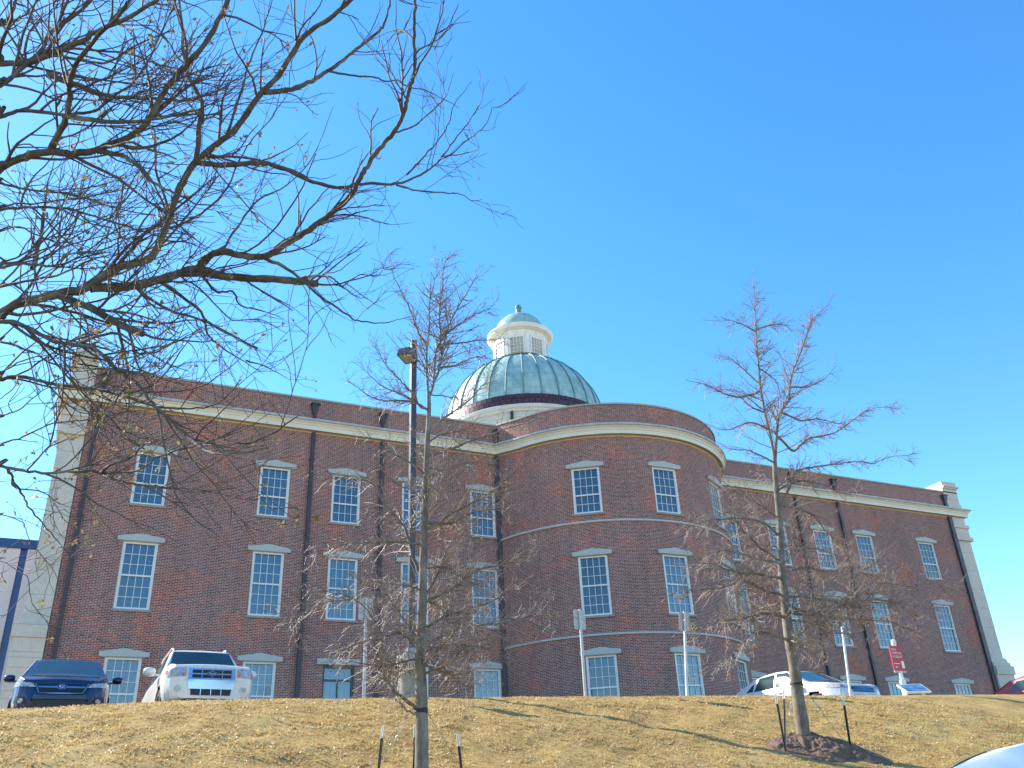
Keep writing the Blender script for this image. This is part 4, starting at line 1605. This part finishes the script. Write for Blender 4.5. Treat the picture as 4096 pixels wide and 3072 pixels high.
def sign(ut, vt, ub, vb, label, mat, w=.305, h=.457, yaw=0.0, off=0.0, y=-22.0):
    t, b = at_y(ut, vt, y), at_y(ub, vb, y)
    gz = float(ground_h(b[0], y, False))
    root = empty('street_sign', (b[0], y, gz), 0, label, 'sign', 'signs seen from behind along the bank')
    lx = (t[0] - b[0]) / (t[2] - b[2])
    H = t[2] - gz
    p = MB()
    p.box(-.022, .022, -.004, .0, -.4, H).box(-.030, -.022, -.004, .030, -.4, H).box(.022, .030, -.004, .030, -.4, H)
    p.xform(lambda q: Vector((q.x + lx * q.z, q.y, q.z)))
    p.build('post', M['post'], root)
    pl = MB()
    out, r = [], .03
    x0, x1, z0, z1 = -w / 2, w / 2, H - h, H - .012
    for cx, cz, a0 in ((x1 - r, z1 - r, 0), (x0 + r, z1 - r, 90), (x0 + r, z0 + r, 180), (x1 - r, z0 + r, 270)):
        for k in range(5):
            a = R(a0 + 22.5 * k)
            out.append((cx + r * math.cos(a), cz + r * math.sin(a)))
    pl.prism(out, .032, .035)
    o = pl.xform(lambda q: Vector((q.x + lx * q.z, q.y, q.z))).build('sign_plate', mat, root)
    return root


sign(792, 1291, 787, 1500, 'street sign seen from behind between the white pickup-height car and the lamp post', M['alu'])['label'] = 'street sign seen from behind, left of the lamp post and behind the slender tree'
sign(1252, 1316, 1265, 1500, 'pale grey backed street sign in front of the left windows of the rounded bay', M['alu'])
sign(1476, 1321, 1482, 1500, 'tan backed street sign in front of the right windows of the rounded bay', M['alu2'])
sign(1812, 1315, 1835, 1500, 'street sign on a leaning post right of the mulch mound tree, before the silver sedan', M['alu'])


def text_obj(body, size, mat, parent, mtx, name='lettering', extr=.003, align='LEFT'):
    cu = bpy.data.curves.new('t', 'FONT')
    cu.body = body; cu.size = size; cu.extrude = extr; cu.align_x = align
    cu.resolution_u = 2
    to = bpy.data.objects.new('t', cu)
    COL.objects.link(to)
    dg = bpy.context.evaluated_depsgraph_get()
    me = bpy.data.meshes.new_from_object(to.evaluated_get(dg))
    bpy.data.objects.remove(to)
    me.materials.clear(); me.materials.append(mat)
    o = bpy.data.objects.new(name, me)
    COL.objects.link(o)
    o.parent = parent
    o.matrix_local = mtx
    return o


UPRIGHT = Matrix.Rotation(R(90), 4, 'X')
# museum sign
M['sign_red'] = plain('sign_red', (.42, .02, .035), .45, 0, .08, 4)
MSY = -20.3
a, b = at_y(1948, 1400, MSY), at_y(1953, 1492, MSY)
gz = float(ground_h(b[0], MSY, False))
ms = empty('museum_sign', (b[0], MSY, gz), 0, 'red museum name sign with white lettering on a thick pale post', 'sign')
zT, zB = at_y(1948, 1397, MSY)[2] - gz, at_y(1954, 1450, MSY)[2] - gz
wd = .46
MB().box(-wd / 2, wd / 2, -.04, .0, zB, zT).build('panel', M['sign_red'], ms)
MB().box(-wd / 2, wd / 2, -.044, .004, zB - .05, zB - .002).build('footer', plain('sign_footer', (.35, .38, .46), .4), ms)
MB().tube([(0, -.02, -.4), (0, -.02, zB - .25)], .085, 16).tube([(0, -.02, zB - .25), (0, -.02, zB - .02)], .055, 12).build('post', M['white_paint'], ms, smooth=40)
MB().tube([(0, -.02, zT), (0, -.02, zT + .06), (0, -.02, zT + .16), (0, -.02, zT + .2)], [.04, .075, .07, .02], 12).build('finial', M['white_paint'], ms, smooth=40)
for i, s_ in enumerate(('OLD', 'CAPITOL', 'MUSEUM')):
    text_obj(s_, .094, M['white_paint'], ms, Matrix.Translation((-wd / 2 + .035, -.043, zT - .13 - .105 * i)) @ UPRIGHT)
MB().box(wd / 2 - .13, wd / 2 - .03, -.046, -.041, zB + .08, zB + .28).build('notice', M['white_paint'], ms)
ln = MB()
for k in range(9):
    ln.box(-wd / 2 + .05 + k * .024, -wd / 2 + .068 + k * .024, -.044, -.041, zB + .19, zB + .215)
ln.prism([(-wd / 2 + .06, zB + .11), (-wd / 2 + .10, zB + .14), (-wd / 2 + .10, zB + .12), (-wd / 2 + .17, zB + .12), (-wd / 2 + .17, zB + .10), (-wd / 2 + .10, zB + .10), (-wd / 2 + .10, zB + .08)], -.044, -.041)
ln.build('small_print', M['white_paint'], ms)
# interpretive panel
IP = at_y(1962, 1490, -21.0)
igz = float(ground_h(IP[0], -21.0, False))
ip = empty('information_panel', (IP[0], -21.2, igz), R(-18), 'tilted blue information panel on legs in front of the red museum sign', 'information panel')
zi = IP[2] - igz
MB().box(-.36, .36, -.27, .27, -.025, .025).xform(lambda p: Vector((p.x, p.y * .86 - p.z * .5, zi + p.y * .5 + p.z * .86))).build('frame', M['white_paint'], ip)
MB().box(-.325, .325, -.235, .235, .026, .031).xform(lambda p: Vector((p.x, p.y * .86 - p.z * .5, zi + p.y * .5 + p.z * .86))).build('picture_panel', plain('printed_blue_panel', (.10, .20, .32), .15, 0, .6, 5), ip)
MB().box(-.28, -.22, -.04, .04, -.3, zi + .0).box(.22, .28, -.04, .04, -.3, zi + .0).build('leg_frame', M['white_paint'], ip)


# ------------------------------------------------------------------ cars
def car_paint(name, col, metal=.35, rough=.28):
    mt, nt, b = new_mat(name)
    f = noise(nt, 1.3, 3, .6)
    c = ramp(nt, f, [(.3, tuple(x * .93 for x in col)), (.7, col)])
    nt.links.new(c, b.inputs['Base Color'])
    b.inputs['Metallic'].default_value = metal
    b.inputs['Roughness'].default_value = rough
    b.inputs['Coat Weight'].default_value = .35
    b.inputs['Coat Roughness'].default_value = .03
    return mt


M['paint_blue'] = car_paint('dark_blue_car_paint', (.014, .028, .085))
M['paint_silver'] = car_paint('champagne_white_car_paint', (.80, .75, .66), .0)
M['paint_sedan'] = car_paint('silver_car_paint', (.60, .60, .59), .3)
M['paint_red'] = car_paint('red_car_paint', (.40, .012, .014), .1)
M['paint_white'] = car_paint('white_car_paint', (.82, .82, .80), 0, .45)
M['paint_white'].node_tree.nodes['Principled BSDF'].inputs['Coat Weight'].default_value = .05
M['car_glass'] = plain('tinted_car_glass', (.022, .05, .055), .04, 0, .2, 2, spec=.5, coat=.0)
M['chrome'] = plain('chrome', (.46, .50, .55), .15, 1.0, .05, 2)
M['tyre'] = plain('tyre_rubber', (.02, .02, .02), .8)
M['rim'] = plain('alloy_rim', (.45, .45, .45), .3, .8)
M['black_trim'] = plain('black_trim', (.012, .012, .013), .5)
M['lens'] = plain('clear_lamp_lens', (.40, .40, .40), .15, .0, .5, 22, spec=.3)
M['amber'] = plain('amber_lens', (.75, .20, .03), .2, 0, .1, 9, coat=.5)
M['red_lens'] = plain('red_lens', (.35, .01, .012), .2, 0, .1, 9, coat=.5)
M['badge_blue'] = plain('badge_blue', (.02, .04, .16), .3)

CARS = {
    'suv': dict(top=[(-2.22, .95), (-2.20, 1.10), (-2.10, 1.22), (-1.82, 1.64), (-1.6, 1.70), (0, 1.725), (.35, 1.71), (.52, 1.665), (1.05, 1.20), (1.15, 1.175), (1.7, 1.16), (2.06, 1.125), (2.16, 1.085), (2.20, 1.0), (2.22, .80)],
                belt=[(-2.3, 1.0), (1.0, 1.06), (2.0, 1.06), (2.3, 1.0)], w=[(-2.22, .72), (-2.12, .83), (-1.8, .885), (0, .90), (1.6, .89), (1.95, .865), (2.13, .80), (2.22, .66)], zb=.36, wheels=(1.32, -1.30), wr=.365),
    'sedan': dict(top=[(-2.4, .75), (-2.36, .98), (-2.2, 1.05), (-1.80, 1.08), (-1.05, 1.38), (-.6, 1.455), (-.1, 1.475), (.35, 1.44), (1.12, 1.03), (1.25, .985), (1.9, .88), (2.22, .78), (2.34, .66), (2.4, .52)],
                  belt=[(-2.4, .94), (-1.5, .96), (1.0, .93), (2.4, .8)], w=[(-2.4, .66), (-2.25, .80), (-1.9, .875), (0, .91), (1.5, .90), (1.95, .86), (2.25, .74), (2.4, .52)], zb=.24, wheels=(1.42, -1.36), wr=.325),
    'compact': dict(top=[(-2.2, .80), (-2.16, 1.0), (-2.0, 1.07), (-1.7, 1.10), (-1.05, 1.43), (-.6, 1.52), (-.1, 1.535), (.3, 1.50), (1.02, 1.06), (1.15, 1.01), (1.72, .93), (2.02, .84), (2.14, .72), (2.2, .55)],
                    belt=[(-2.2, .95), (1.0, .95), (2.2, .82)], w=[(-2.2, .66), (-2.05, .79), (-1.7, .86), (0, .872), (1.35, .865), (1.78, .83), (2.05, .72), (2.2, .50)], zb=.22, wheels=(1.33, -1.31), wr=.315)}


def smoothed(xs, pts, k=2):
    pts = sorted(pts)
    v = np.interp(xs, [p[0] for p in pts], [p[1] for p in pts])
    for _ in range(k):
        v[1:-1] = .25 * v[:-2] + .5 * v[1:-1] + .25 * v[2:]
    return v


class Car:
    def __init__(s, kind, name, label, paint, loc, rz):
        k = CARS[kind]
        s.k = k
        s.root = empty(name, loc, rz, label, 'car')
        x0, x1 = k['w'][0][0], k['w'][-1][0]
        xs = np.unique(np.concatenate([np.linspace(x0, x1, 110), np.linspace(x1 - .25, x1, 10)]))
        top, belt, w = smoothed(xs, k['top']), smoothed(xs, k['belt']), smoothed(xs, k['w'])
        rows = []
        for x, zt, zb_, ww in zip(xs, top, belt, w):
            zl = k['zb'] + .10 * max(0, (abs(x) - 1.9) / .4)
            zb_ = min(zb_, zt - .035)
            h = zt - zb_
            c = [(ww - .22, zl), (ww - .06, zl + .02), (ww - .008, zl + .15), (ww, zl + .35 * (zb_ - zl) + .06), (ww - .012, zb_ - .10), (ww - .05, zb_),
                 (ww - .065 - .30 * h, zb_ + .85 * h), (ww - .13 - .36 * h, zt - .018), (.5 * (ww - .13 - .36 * h), zt), (0, zt + .008)]
            rows.append(catmull(np.array(c), 5))
        m_ = len(rows[0])
        mb = MB()
        for x, r in zip(xs, rows):
            for y, z in r: mb.v.append((x, y, z))
            for y, z in r: mb.v.append((x, -y, z))
        nx = len(xs)

        def arch(x, z):
            return any((x - a) ** 2 + (z - k['wr']) ** 2 < (k['wr'] + .05) ** 2 for a in k['wheels'])
        for i in range(nx - 1):
            for j in range(m_ - 1):
                for sd in (0, 1):
                    b = i * 2 * m_ + sd * m_ + j
                    q = (b, b + 2 * m_, b + 2 * m_ + 1, b + 1)
                    cx = sum(mb.v[t][0] for t in q) / 4; cz = sum(mb.v[t][2] for t in q) / 4
                    if arch(cx, cz) and cz < .9: continue
                    mb.f.append(q if sd else tuple(reversed(q)))
        for i in (0, nx - 1):
            base = i * 2 * m_
            for j in range(m_ - 1):
                q = (base + j, base + j + 1, base + m_ + j + 1, base + m_ + j)
                mb.f.append(q if i == 0 else tuple(reversed(q)))
        for f in mb.f:
            mb.uv += [(0, 0)] * len(f); mb.mi.append(0)
        s.body = mb.build('body', paint, s.root, smooth=38, merge=True)
        s.body.parent = s.root
        s.bvh = BVHTree.FromPolygons([Vector(v) for v in mb.v], mb.f)
        s.paint = paint
        under = MB().box(x0 + .15, x1 - .15, -.68, .68, k['zb'] - .04, k['zb'] + .42)
        under.build('underbody', M['black_trim'], s.root)
        for a in k['wheels']:
            for sd in (-1, 1):
                s.wheel(a, sd)

    def wheel(s, x, sd):
        r = s.k['wr']; yo = .88 * sd; yi = .66 * sd
        t = MB()
        n = 28
        prof = [(r * .62, yo), (r * .93, yo), (r, yo - .03 * sd), (r, yi + .03 * sd), (r * .9, yi), (r * .4, yi)]
        for i in range(len(prof) - 1):
            for kk in range(n):
                a0, a1 = 2 * math.pi * kk / n, 2 * math.pi * (kk + 1) / n
                (r0, y0), (r1, y1) = prof[i], prof[i + 1]
                t.face([(x + r0 * math.cos(a0), y0, r + r0 * math.sin(a0)), (x + r0 * math.cos(a1), y0, r + r0 * math.sin(a1)),
                        (x + r1 * math.cos(a1), y1, r + r1 * math.sin(a1)), (x + r1 * math.cos(a0), y1, r + r1 * math.sin(a0))])
        w = t.build('wheel', M['tyre'], s.root, smooth=40, merge=True)
        ri = MB()
        for q in range(5):
            a = 2 * math.pi * q / 5 + .3
            pts = []
            for rr, da in ((.05, -.5), (r * .6, -.13), (r * .6, .13), (.05, .5)):
                pts.append((x + rr * math.cos(a + da), r + rr * math.sin(a + da)))
            ri.prism(pts, yo - .03 * sd, yo - .015 * sd)
        ri.prism([(x + .07 * math.cos(R(30 * q)), r + .07 * math.sin(R(30 * q))) for q in range(12)], yo - .04 * sd, yo - .01 * sd)
        ri.prism([(x + r * .63 * math.cos(R(15 * q)), r + r * .63 * math.sin(R(15 * q))) for q in range(24)], yo - .09 * sd, yo - .07 * sd)
        ri.build('rim', M['rim'], w)

    def cast(s, a, b, way):
        if way == 'f': o, d = Vector((6, a, b)), Vector((-1, 0, 0))
        elif way == 'r': o, d = Vector((-6, a, b)), Vector((1, 0, 0))
        elif way == 't': o, d = Vector((a, b, 6)), Vector((0, 0, -1))
        else:
            sg = 1 if way == 'L' else -1
            o, d = Vector((a, 4 * sg, b)), Vector((0, -sg, 0))
        h, nrm, _, _ = s.bvh.ray_cast(o, d)
        if h is None: return None
        if nrm.dot(d) > 0: nrm = -nrm
        return h, nrm

    def patch(s, name, quad, way, mat, off=.006, n=(12, 8), parent=None, label=None):
        """a panel following the body: quad corners (a, b) in the plane seen along way"""
        q = [Vector((*c, 0)) for c in quad]
        mb = MB()
        pts = {}
        for i in range(n[0] + 1):
            for j in range(n[1] + 1):
                u, v = i / n[0], j / n[1]
                p = (q[0] * (1 - u) + q[1] * u) * (1 - v) + (q[3] * (1 - u) + q[2] * u) * v
                h = s.cast(p.x, p.y, way)
                if h: pts[i, j] = h[0] + h[1] * off
        for i in range(n[0]):
            for j in range(n[1]):
                c = [(i, j), (i + 1, j), (i + 1, j + 1), (i, j + 1)]
                if all(t in pts for t in c): mb.face([pts[t] for t in c])
        o = mb.build(name, mat, parent or s.root, smooth=True, merge=True)
        if label: o['label'] = label
        return o

    def disc(s, name, a, b, ra, rb, way, mat, off=.008, parent=None, ring=0.0):
        mb = MB()
        n = 20
        c0 = s.cast(a, b, way)
        if c0 is None: return None
        out = []
        for kk in range(n):
            t = 2 * math.pi * kk / n
            h = s.cast(a + ra * math.cos(t), b + rb * math.sin(t), way)
            h = h or c0
            hi = s.cast(a + ra * ring * math.cos(t), b + rb * ring * math.sin(t), way) or c0
            out.append((h[0] + h[1] * off, hi[0] + hi[1] * off))
        for kk in range(n):
            k2 = (kk + 1) % n
            if ring: mb.face([out[kk][0], out[k2][0], out[k2][1], out[kk][1]])
            else: mb.face([out[kk][0], out[k2][0], c0[0] + c0[1] * off])
        return mb.build(name, mat, parent or s.root, smooth=True, merge=True)

    def mirror(s, x, z, sd, mat, y0=.86, size=(.10, .20, .15)):
        a, b, c = size
        mb = MB()
        rows = []
        for u, sc in ((0, .55), (.12, .9), (.5, 1.0), (.85, .9), (1.0, .5)):
            y = (y0 + .06 + b * u) * sd
            rows.append([(x + a * sc * math.cos(t) * (1 if math.cos(t) > 0 else .5), y, z + c / 2 * sc * math.sin(t)) for t in np.linspace(0, 2 * math.pi, 13)[:-1]])
        for r0, r1 in zip(rows[:-1], rows[1:]):
            for i in range(12):
                mb.face([r0[i], r0[(i + 1) % 12], r1[(i + 1) % 12], r1[i]])
        mb.face(rows[0]); mb.face(rows[-1])
        mb.box(x - .03, x + .03, min(y0 * sd - .06 * sd, (y0 + .10) * sd), max(y0 * sd - .06 * sd, (y0 + .10) * sd), z - .07, z - .04)
        return mb.build('mirror', mat, s.root, smooth=50, merge=True)


DOWN = R(-90)                     # nose towards the bank
# --- dark blue car
bx = -25.50
cb = Car('compact', 'parked_car', 'dark blue car parked nose to the bank below the left corner of the brick building', M['paint_blue'], (bx, -20.7 + 2.25, parking_z(bx) + .03), R(-90))
cb.patch('windshield', [(-.64, 1.04), (.64, 1.04), (.52, 1.45), (-.52, 1.45)], 'f', M['car_glass'], .006, (20, 12))
cb.patch('wiper', [(-.55, 1.035), (.05, 1.035), (.05, 1.05), (-.55, 1.05)], 'f', M['black_trim'], .02, (6, 1))
for sd in (-1, 1):
    cb.patch('side_window', [(-.95, 1.0), (.75, 1.0), (.35, 1.34), (-.7, 1.37)], 'L' if sd > 0 else 'R', M['car_glass'], .006, (16, 6))
    cb.patch('headlight', [(sd * .44, .665), (sd * .83, .70), (sd * .80, .80), (sd * .50, .735)], 'f', M['lens'], .01, (10, 5))
    cb.disc('headlight_reflector', sd * .62, .715, .05, .035, 'f', M['rim'], .014)
    cb.patch('fog_lamp_pocket', [(sd * .55, .36), (sd * .78, .40), (sd * .76, .52), (sd * .60, .50)], 'f', M['black_trim'], .008, (6, 4))
    cb.disc('fog_lamp', sd * .66, .43, .045, .045, 'f', M['lens'], .014)
    cb.mirror(.72, 1.03, sd, M['paint_blue'], .84)
cb.patch('grille', [(-.36, .56), (.36, .56), (.45, .735), (-.45, .735)], 'f', M['black_trim'], .008, (14, 6))
cb.patch('grille_bar', [(-.40, .655), (.40, .655), (.415, .685), (-.415, .685)], 'f', M['chrome'], .018, (14, 1))
cb.patch('grille_surround', [(-.37, .545), (.37, .545), (.37, .562), (-.37, .562)], 'f', M['chrome'], .016, (14, 1))
for sd in (-1, 1):
    cb.patch('grille_surround', [(sd * .365, .55), (sd * .385, .55), (sd * .47, .735), (sd * .445, .735)], 'f', M['chrome'], .016, (1, 6))
cb.patch('lower_intake', [(-.5, .30), (.5, .30), (.46, .44), (-.46, .44)], 'f', M['black_trim'], .008, (14, 4))
ob = cb.disc('badge', 0, .67, .085, .048, 'f', M['chrome'], .026)
cb.disc('badge_field', 0, .67, .072, .038, 'f', M['badge_blue'], .029, ob)
for dx, dz, r_ in ((-.035, .006, .014), (.0, .014, .008), (.03, .01, .008), (.005, -.01, .008), (.035, -.012, .008), (-.01, -.02, .007)):
    cb.disc('badge_star', dx, .67 + dz, r_, r_, 'f', M['white_paint'], .032, ob)

# --- champagne white sport utility car
sx_ = -22.98
cs = Car('suv', 'parked_car', 'silvery white sport utility car with chrome grille parked beside the dark blue car', M['paint_silver'], (sx_ + .1, -20.6 + 2.25, parking_z(sx_) + .05), R(-87.5))
cs.patch('windshield', [(-.70, 1.20), (.70, 1.20), (.59, 1.635), (-.59, 1.635)], 'f', M['car_glass'], .006, (20, 12))
cs.patch('grille_frame', [(-.46, .80), (.46, .80), (.46, 1.03), (-.46, 1.03)], 'f', M['chrome'], .010, (14, 6))
for z0, z1 in ((.835, .90), (.93, .995)):
    cs.patch('grille_opening', [(-.385, z0), (.385, z0), (.385, z1), (-.385, z1)], 'f', M['black_trim'], .016, (14, 3))
for xx in (-.2, 0, .2):
    cs.patch('grille_bar', [(xx - .008, .83), (xx + .008, .83), (xx + .008, 1.0), (xx - .008, 1.0)], 'f', M['chrome'], .022, (1, 5))
cs.patch('bumper_plate', [(-.44, .62), (.44, .62), (.46, .80), (-.46, .80)], 'f', M['chrome'], .012, (14, 5))
cs.patch('lower_intake', [(-.385, .50), (.385, .50), (.40, .62), (-.40, .62)], 'f', M['black_trim'], .014, (14, 3))
for xx in (-.2, 0, .2):
    cs.patch('grille_bar', [(xx - .007, .50), (xx + .007, .50), (xx + .007, .62), (xx - .007, .62)], 'f', M['chrome'], .02, (1, 3))
ov = cs.disc('badge', 0, .915, .105, .047, 'f', M['chrome'], .030)
cs.disc('badge_field', 0, .915, .092, .037, 'f', M['badge_blue'], .034, ov)
hx = cs.cast(0, .915, 'f')[0].x
text_obj('Ford', .062, M['white_paint'], ov, Matrix.Translation((hx + .036, 0, .897)) @ Matrix.Rotation(R(90), 4, 'Z') @ UPRIGHT, 'badge_lettering', .001, 'CENTER')
for sd in (-1, 1):
    cs.patch('headlight', [(sd * .50, .86), (sd * .845, .85), (sd * .80, 1.02), (sd * .50, 1.035)], 'f', M['lens'], .012, (8, 6))
    cs.disc('headlight_reflector', sd * .63, .945, .065, .06, 'f', M['rim'], .018)
    cs.disc('turn_lamp', sd * .535, .90, .03, .03, 'f', M['amber'], .02)
    cs.patch('side_marker', [(1.86, .93), (1.98, .93), (1.98, 1.0), (1.86, 1.0)], 'L' if sd > 0 else 'R', M['amber'], .01, (3, 3))
    cs.disc('fog_lamp', sd * .64, .62, .07, .07, 'f', M['rim'], .012)
    cs.disc('fog_lamp_lens', sd * .64, .62, .048, .048, 'f', M['lens'], .018)
    for q in ([(-2.0, 1.14), (-1.25, 1.12), (-1.25, 1.56), (-1.8, 1.56)], [(-1.18, 1.12), (-.28, 1.11), (-.28, 1.60), (-1.18, 1.58)], [(-.2, 1.11), (.82, 1.11), (.42, 1.58), (-.2, 1.60)]):
        cs.patch('side_window', q, 'L' if sd > 0 else 'R', M['car_glass'], .006, (8, 6))
    for xx in (-.95, .02):
        cs.patch('door_handle', [(xx, .985), (xx + .16, .985), (xx + .16, 1.015), (xx, 1.015)], 'L' if sd > 0 else 'R', M['black_trim'], .02, (3, 1))
    cs.patch('door_seam', [(-.245, .5), (-.235, .5), (-.235, 1.05), (-.245, 1.05)], 'L' if sd > 0 else 'R', M['black_trim'], .003, (1, 8))
    cs.mirror(.78, 1.15, sd, M['paint_silver'], .88, (.12, .24, .19))
    rl = MB().tube([(-1.5, sd * .56, 1.70), (-1.42, sd * .57, 1.765), (.0, sd * .575, 1.785), (.22, sd * .57, 1.755), (.28, sd * .56, 1.70)], .017, 8)
    rl.build('roof_rail', M['paint_silver'], cs.root, smooth=True)

# --- silver sedan
dx_ = -6.1
cd_ = Car('sedan', 'parked_car', 'glaring silver sedan parked behind the crest beside the mulch mound tree', M['paint_sedan'], (dx_, -18.9, parking_z(dx_) + .02), R(-86))
cd_.patch('windshield', [(-.68, 1.02), (.68, 1.02), (.57, 1.40), (-.57, 1.40)], 'f', M['car_glass'], .006, (20, 12))
for sd in (-1, 1):
    w_ = 'L' if sd > 0 else 'R'
    for q in ([(-1.30, 1.02), (-1.0, 1.02), (-.98, 1.22), (-1.05, 1.22)], [(-.95, 1.01), (-.12, .99), (-.12, 1.395), (-.78, 1.37)], [(-.05, .99), (.90, .98), (.38, 1.365), (-.05, 1.395)]):
        cd_.patch('side_window', q, w_, M['car_glass'], .006, (8, 6))
    cd_.patch('headlight', [(sd * .50, .66), (sd * .86, .72), (sd * .84, .84), (sd * .52, .76)], 'f', M['lens'], .01, (8, 5))
    cd_.disc('headlight_reflector', sd * .66, .735, .05, .04, 'f', M['rim'], .014)
    for xx in (-.78, .12):
        cd_.patch('door_handle', [(xx, .80), (xx + .17, .80), (xx + .17, .83), (xx, .83)], w_, M['chrome'], .02, (3, 1))
    cd_.patch('door_seam', [(-.09, .35), (-.08, .35), (-.08, .95), (-.09, .95)], w_, M['black_trim'], .003, (1, 8))
    cd_.patch('tail_lamp', [(-2.36, .80), (-2.10, .80), (-2.10, .95), (-2.34, .95)], w_, M['red_lens'], .008, (4, 4))
    cd_.mirror(.80, 1.0, sd, M['paint_sedan'], .86)
cd_.patch('grille', [(-.40, .58), (.40, .58), (.46, .74), (-.46, .74)], 'f', M['black_trim'], .008, (12, 5))
for z in (.62, .66, .70):
    cd_.patch('grille_bar', [(-.41, z - .009), (.41, z - .009), (.42, z + .009), (-.42, z + .009)], 'f', M['chrome'], .014, (12, 1))
cd_.disc('badge', 0, .665, .05, .04, 'f', M['chrome'], .02, None, .55)

# --- red car at the right edge
rx_ = 5.45
cr_ = Car('compact', 'parked_car', 'bright red car mostly hidden by the crest at the right edge', M['paint_red'], (rx_, -18.6, parking_z(rx_) + .02), R(-88))
cr_.patch('windshield', [(-.64, 1.04), (.64, 1.04), (.54, 1.395), (-.54, 1.395)], 'f', M['car_glass'], .006, (20, 12))
for sd in (-1, 1):
    w_ = 'L' if sd > 0 else 'R'
    for q in ([(-1.12, 1.03), (-.15, 1.0), (-.15, 1.38), (-.75, 1.36)], [(-.08, 1.0), (.80, 1.0), (.33, 1.35), (-.08, 1.38)]):
        cr_.patch('side_window', q, w_, M['car_glass'], .006, (8, 6))
    cr_.patch('headlight', [(sd * .46, .64), (sd * .83, .70), (sd * .80, .80), (sd * .50, .735)], 'f', M['lens'], .01, (8, 5))
    cr_.patch('tail_lamp', [(-2.17, .82), (-1.95, .82), (-1.95, 1.0), (-2.12, 1.0)], w_, M['red_lens'], .008, (4, 4))
    cr_.mirror(.72, 1.03, sd, M['paint_red'], .84)
cr_.patch('grille', [(-.4, .50), (.4, .50), (.42, .66), (-.42, .66)], 'f', M['black_trim'], .008, (10, 4))

# --- white car on the lower street, bottom right corner
wx, wy = -19.86, -37.08
cw = Car('sedan', 'parked_car', 'white car parked on the lower street, only its roof showing in the bottom right corner', M['paint_white'], (wx, wy, street_z(wx) + .02), R(-45))
cw.patch('windshield', [(-.68, 1.02), (.68, 1.02), (.57, 1.40), (-.57, 1.40)], 'f', M['car_glass'], .006, (20, 12))
cw.patch('rear_window', [(-.66, 1.12), (.66, 1.12), (.55, 1.38), (-.55, 1.38)], 'r', M['car_glass'], .006, (16, 8))
for sd in (-1, 1):
    w_ = 'L' if sd > 0 else 'R'
    for q in ([(-1.30, 1.02), (-1.0, 1.02), (-.98, 1.22), (-1.05, 1.22)], [(-.95, 1.01), (-.12, .99), (-.12, 1.395), (-.78, 1.37)], [(-.05, .99), (.90, .98), (.38, 1.365), (-.05, 1.395)]):
        cw.patch('side_window', q, w_, M['car_glass'], .006, (8, 6))
    cw.mirror(.80, 1.0, sd, M['paint_white'], .86)

# ------------------------------------------------------------------ turf blades and leaf litter
M['blade'] = leaf_mat('dry_grass_blades', [(.3, (.37, .235, .09)), (.5, (.53, .37, .15)), (.7, (.61, .48, .25))])


def turf():
    r = np.random.default_rng(3)
    n = 150000
    # only the part of the bank the street can see, denser near the street
    a = r.random(n); d = 6.5 + 16.5 * r.random(n) ** 1.15
    ang = R(-8) + R(66) * a
    x = CAM[0] + np.sin(ang) * d; y = CAM[1] + np.cos(ang) * d
    ok = (y < -21.6) & (y > -36.6)
    x, y, d = x[ok], y[ok], d[ok]
    cl = value_noise(x * 2.3, y * 2.3, 31) * .6 + value_noise(x * 6.5, y * 6.5, 32) * .4
    k = r.random(len(x)) < np.clip(.25 + 1.5 * (cl - .25), .1, 1)
    x, y, d, cl = x[k], y[k], d[k], cl[k]
    md = np.hypot((x - t2p[1][0] - .14) / .95, (y - Y2 + .25) / .95)
    k = md > .95
    x, y, d, cl = x[k], y[k], d[k], cl[k]
    z = ground_h(x, y)
    n = len(x)
    V, Fq = [], []
    for b in range(3):
        th = r.random(n) * 6.283; ln = (.010 + .020 * r.random(n)) * (.5 + .9 * cl); lean = .8 + 1.8 * r.random(n); la = r.random(n) * 6.283
        w = .0035 + .0006 * d
        px, py = x + r.normal(size=n) * .02, y + r.normal(size=n) * .02
        p0 = np.stack([px - np.cos(th) * w, py - np.sin(th) * w, z - .01], 1)
        p1 = np.stack([px + np.cos(th) * w, py + np.sin(th) * w, z - .01], 1)
        p2 = np.stack([px + np.cos(la) * ln * lean, py + np.sin(la) * ln * lean, z + ln], 1)
        V.append(np.stack([p0, p1, p2], 1).reshape(-1, 3))
    V = np.concatenate(V)
    return quad_mesh('grass', V, np.arange(len(V)).reshape(-1, 3), M['blade'], None, False)


tag(turf(), 'short dormant tan grass covering the bank', 'grass', kind='stuff')


def litter():
    r = np.random.default_rng(8)
    V, Fq = [], []
    for i in range(800):
        ang = R(-6) + R(60) * r.random(); d = 7 + 14 * r.random()
        x, y = CAM[0] + math.sin(ang) * d, CAM[1] + math.cos(ang) * d
        if not -36 < y < -22.6: continue
        if value_noise(np.array(x * .6), np.array(y * .6), 77) < r.random() * .8: continue
        z = float(ground_h(x, y)) + .022
        s_ = .028 * r.uniform(.6, 1.4)
        u = r.normal(size=3); u[2] *= .5; u /= np.linalg.norm(u)
        w = np.cross(u, [0, 0, 1.0] + r.normal(size=3) * .4); w /= np.linalg.norm(w)
        p = np.array([x, y, z]); b = len(V)
        nn = np.cross(u, w)
        V += [p - u * s_, p + w * s_ * .55 + nn * s_ * .15, p + u * s_, p - w * s_ * .55 + nn * s_ * .15]
        Fq.append((b, b + 1, b + 2, b + 3))
    return quad_mesh('fallen_leaves', np.array(V), np.array(Fq), M['leaf_fall'], None, False)


tag(litter(), 'small pale fallen leaves scattered over the tan bank', 'leaves', kind='stuff')
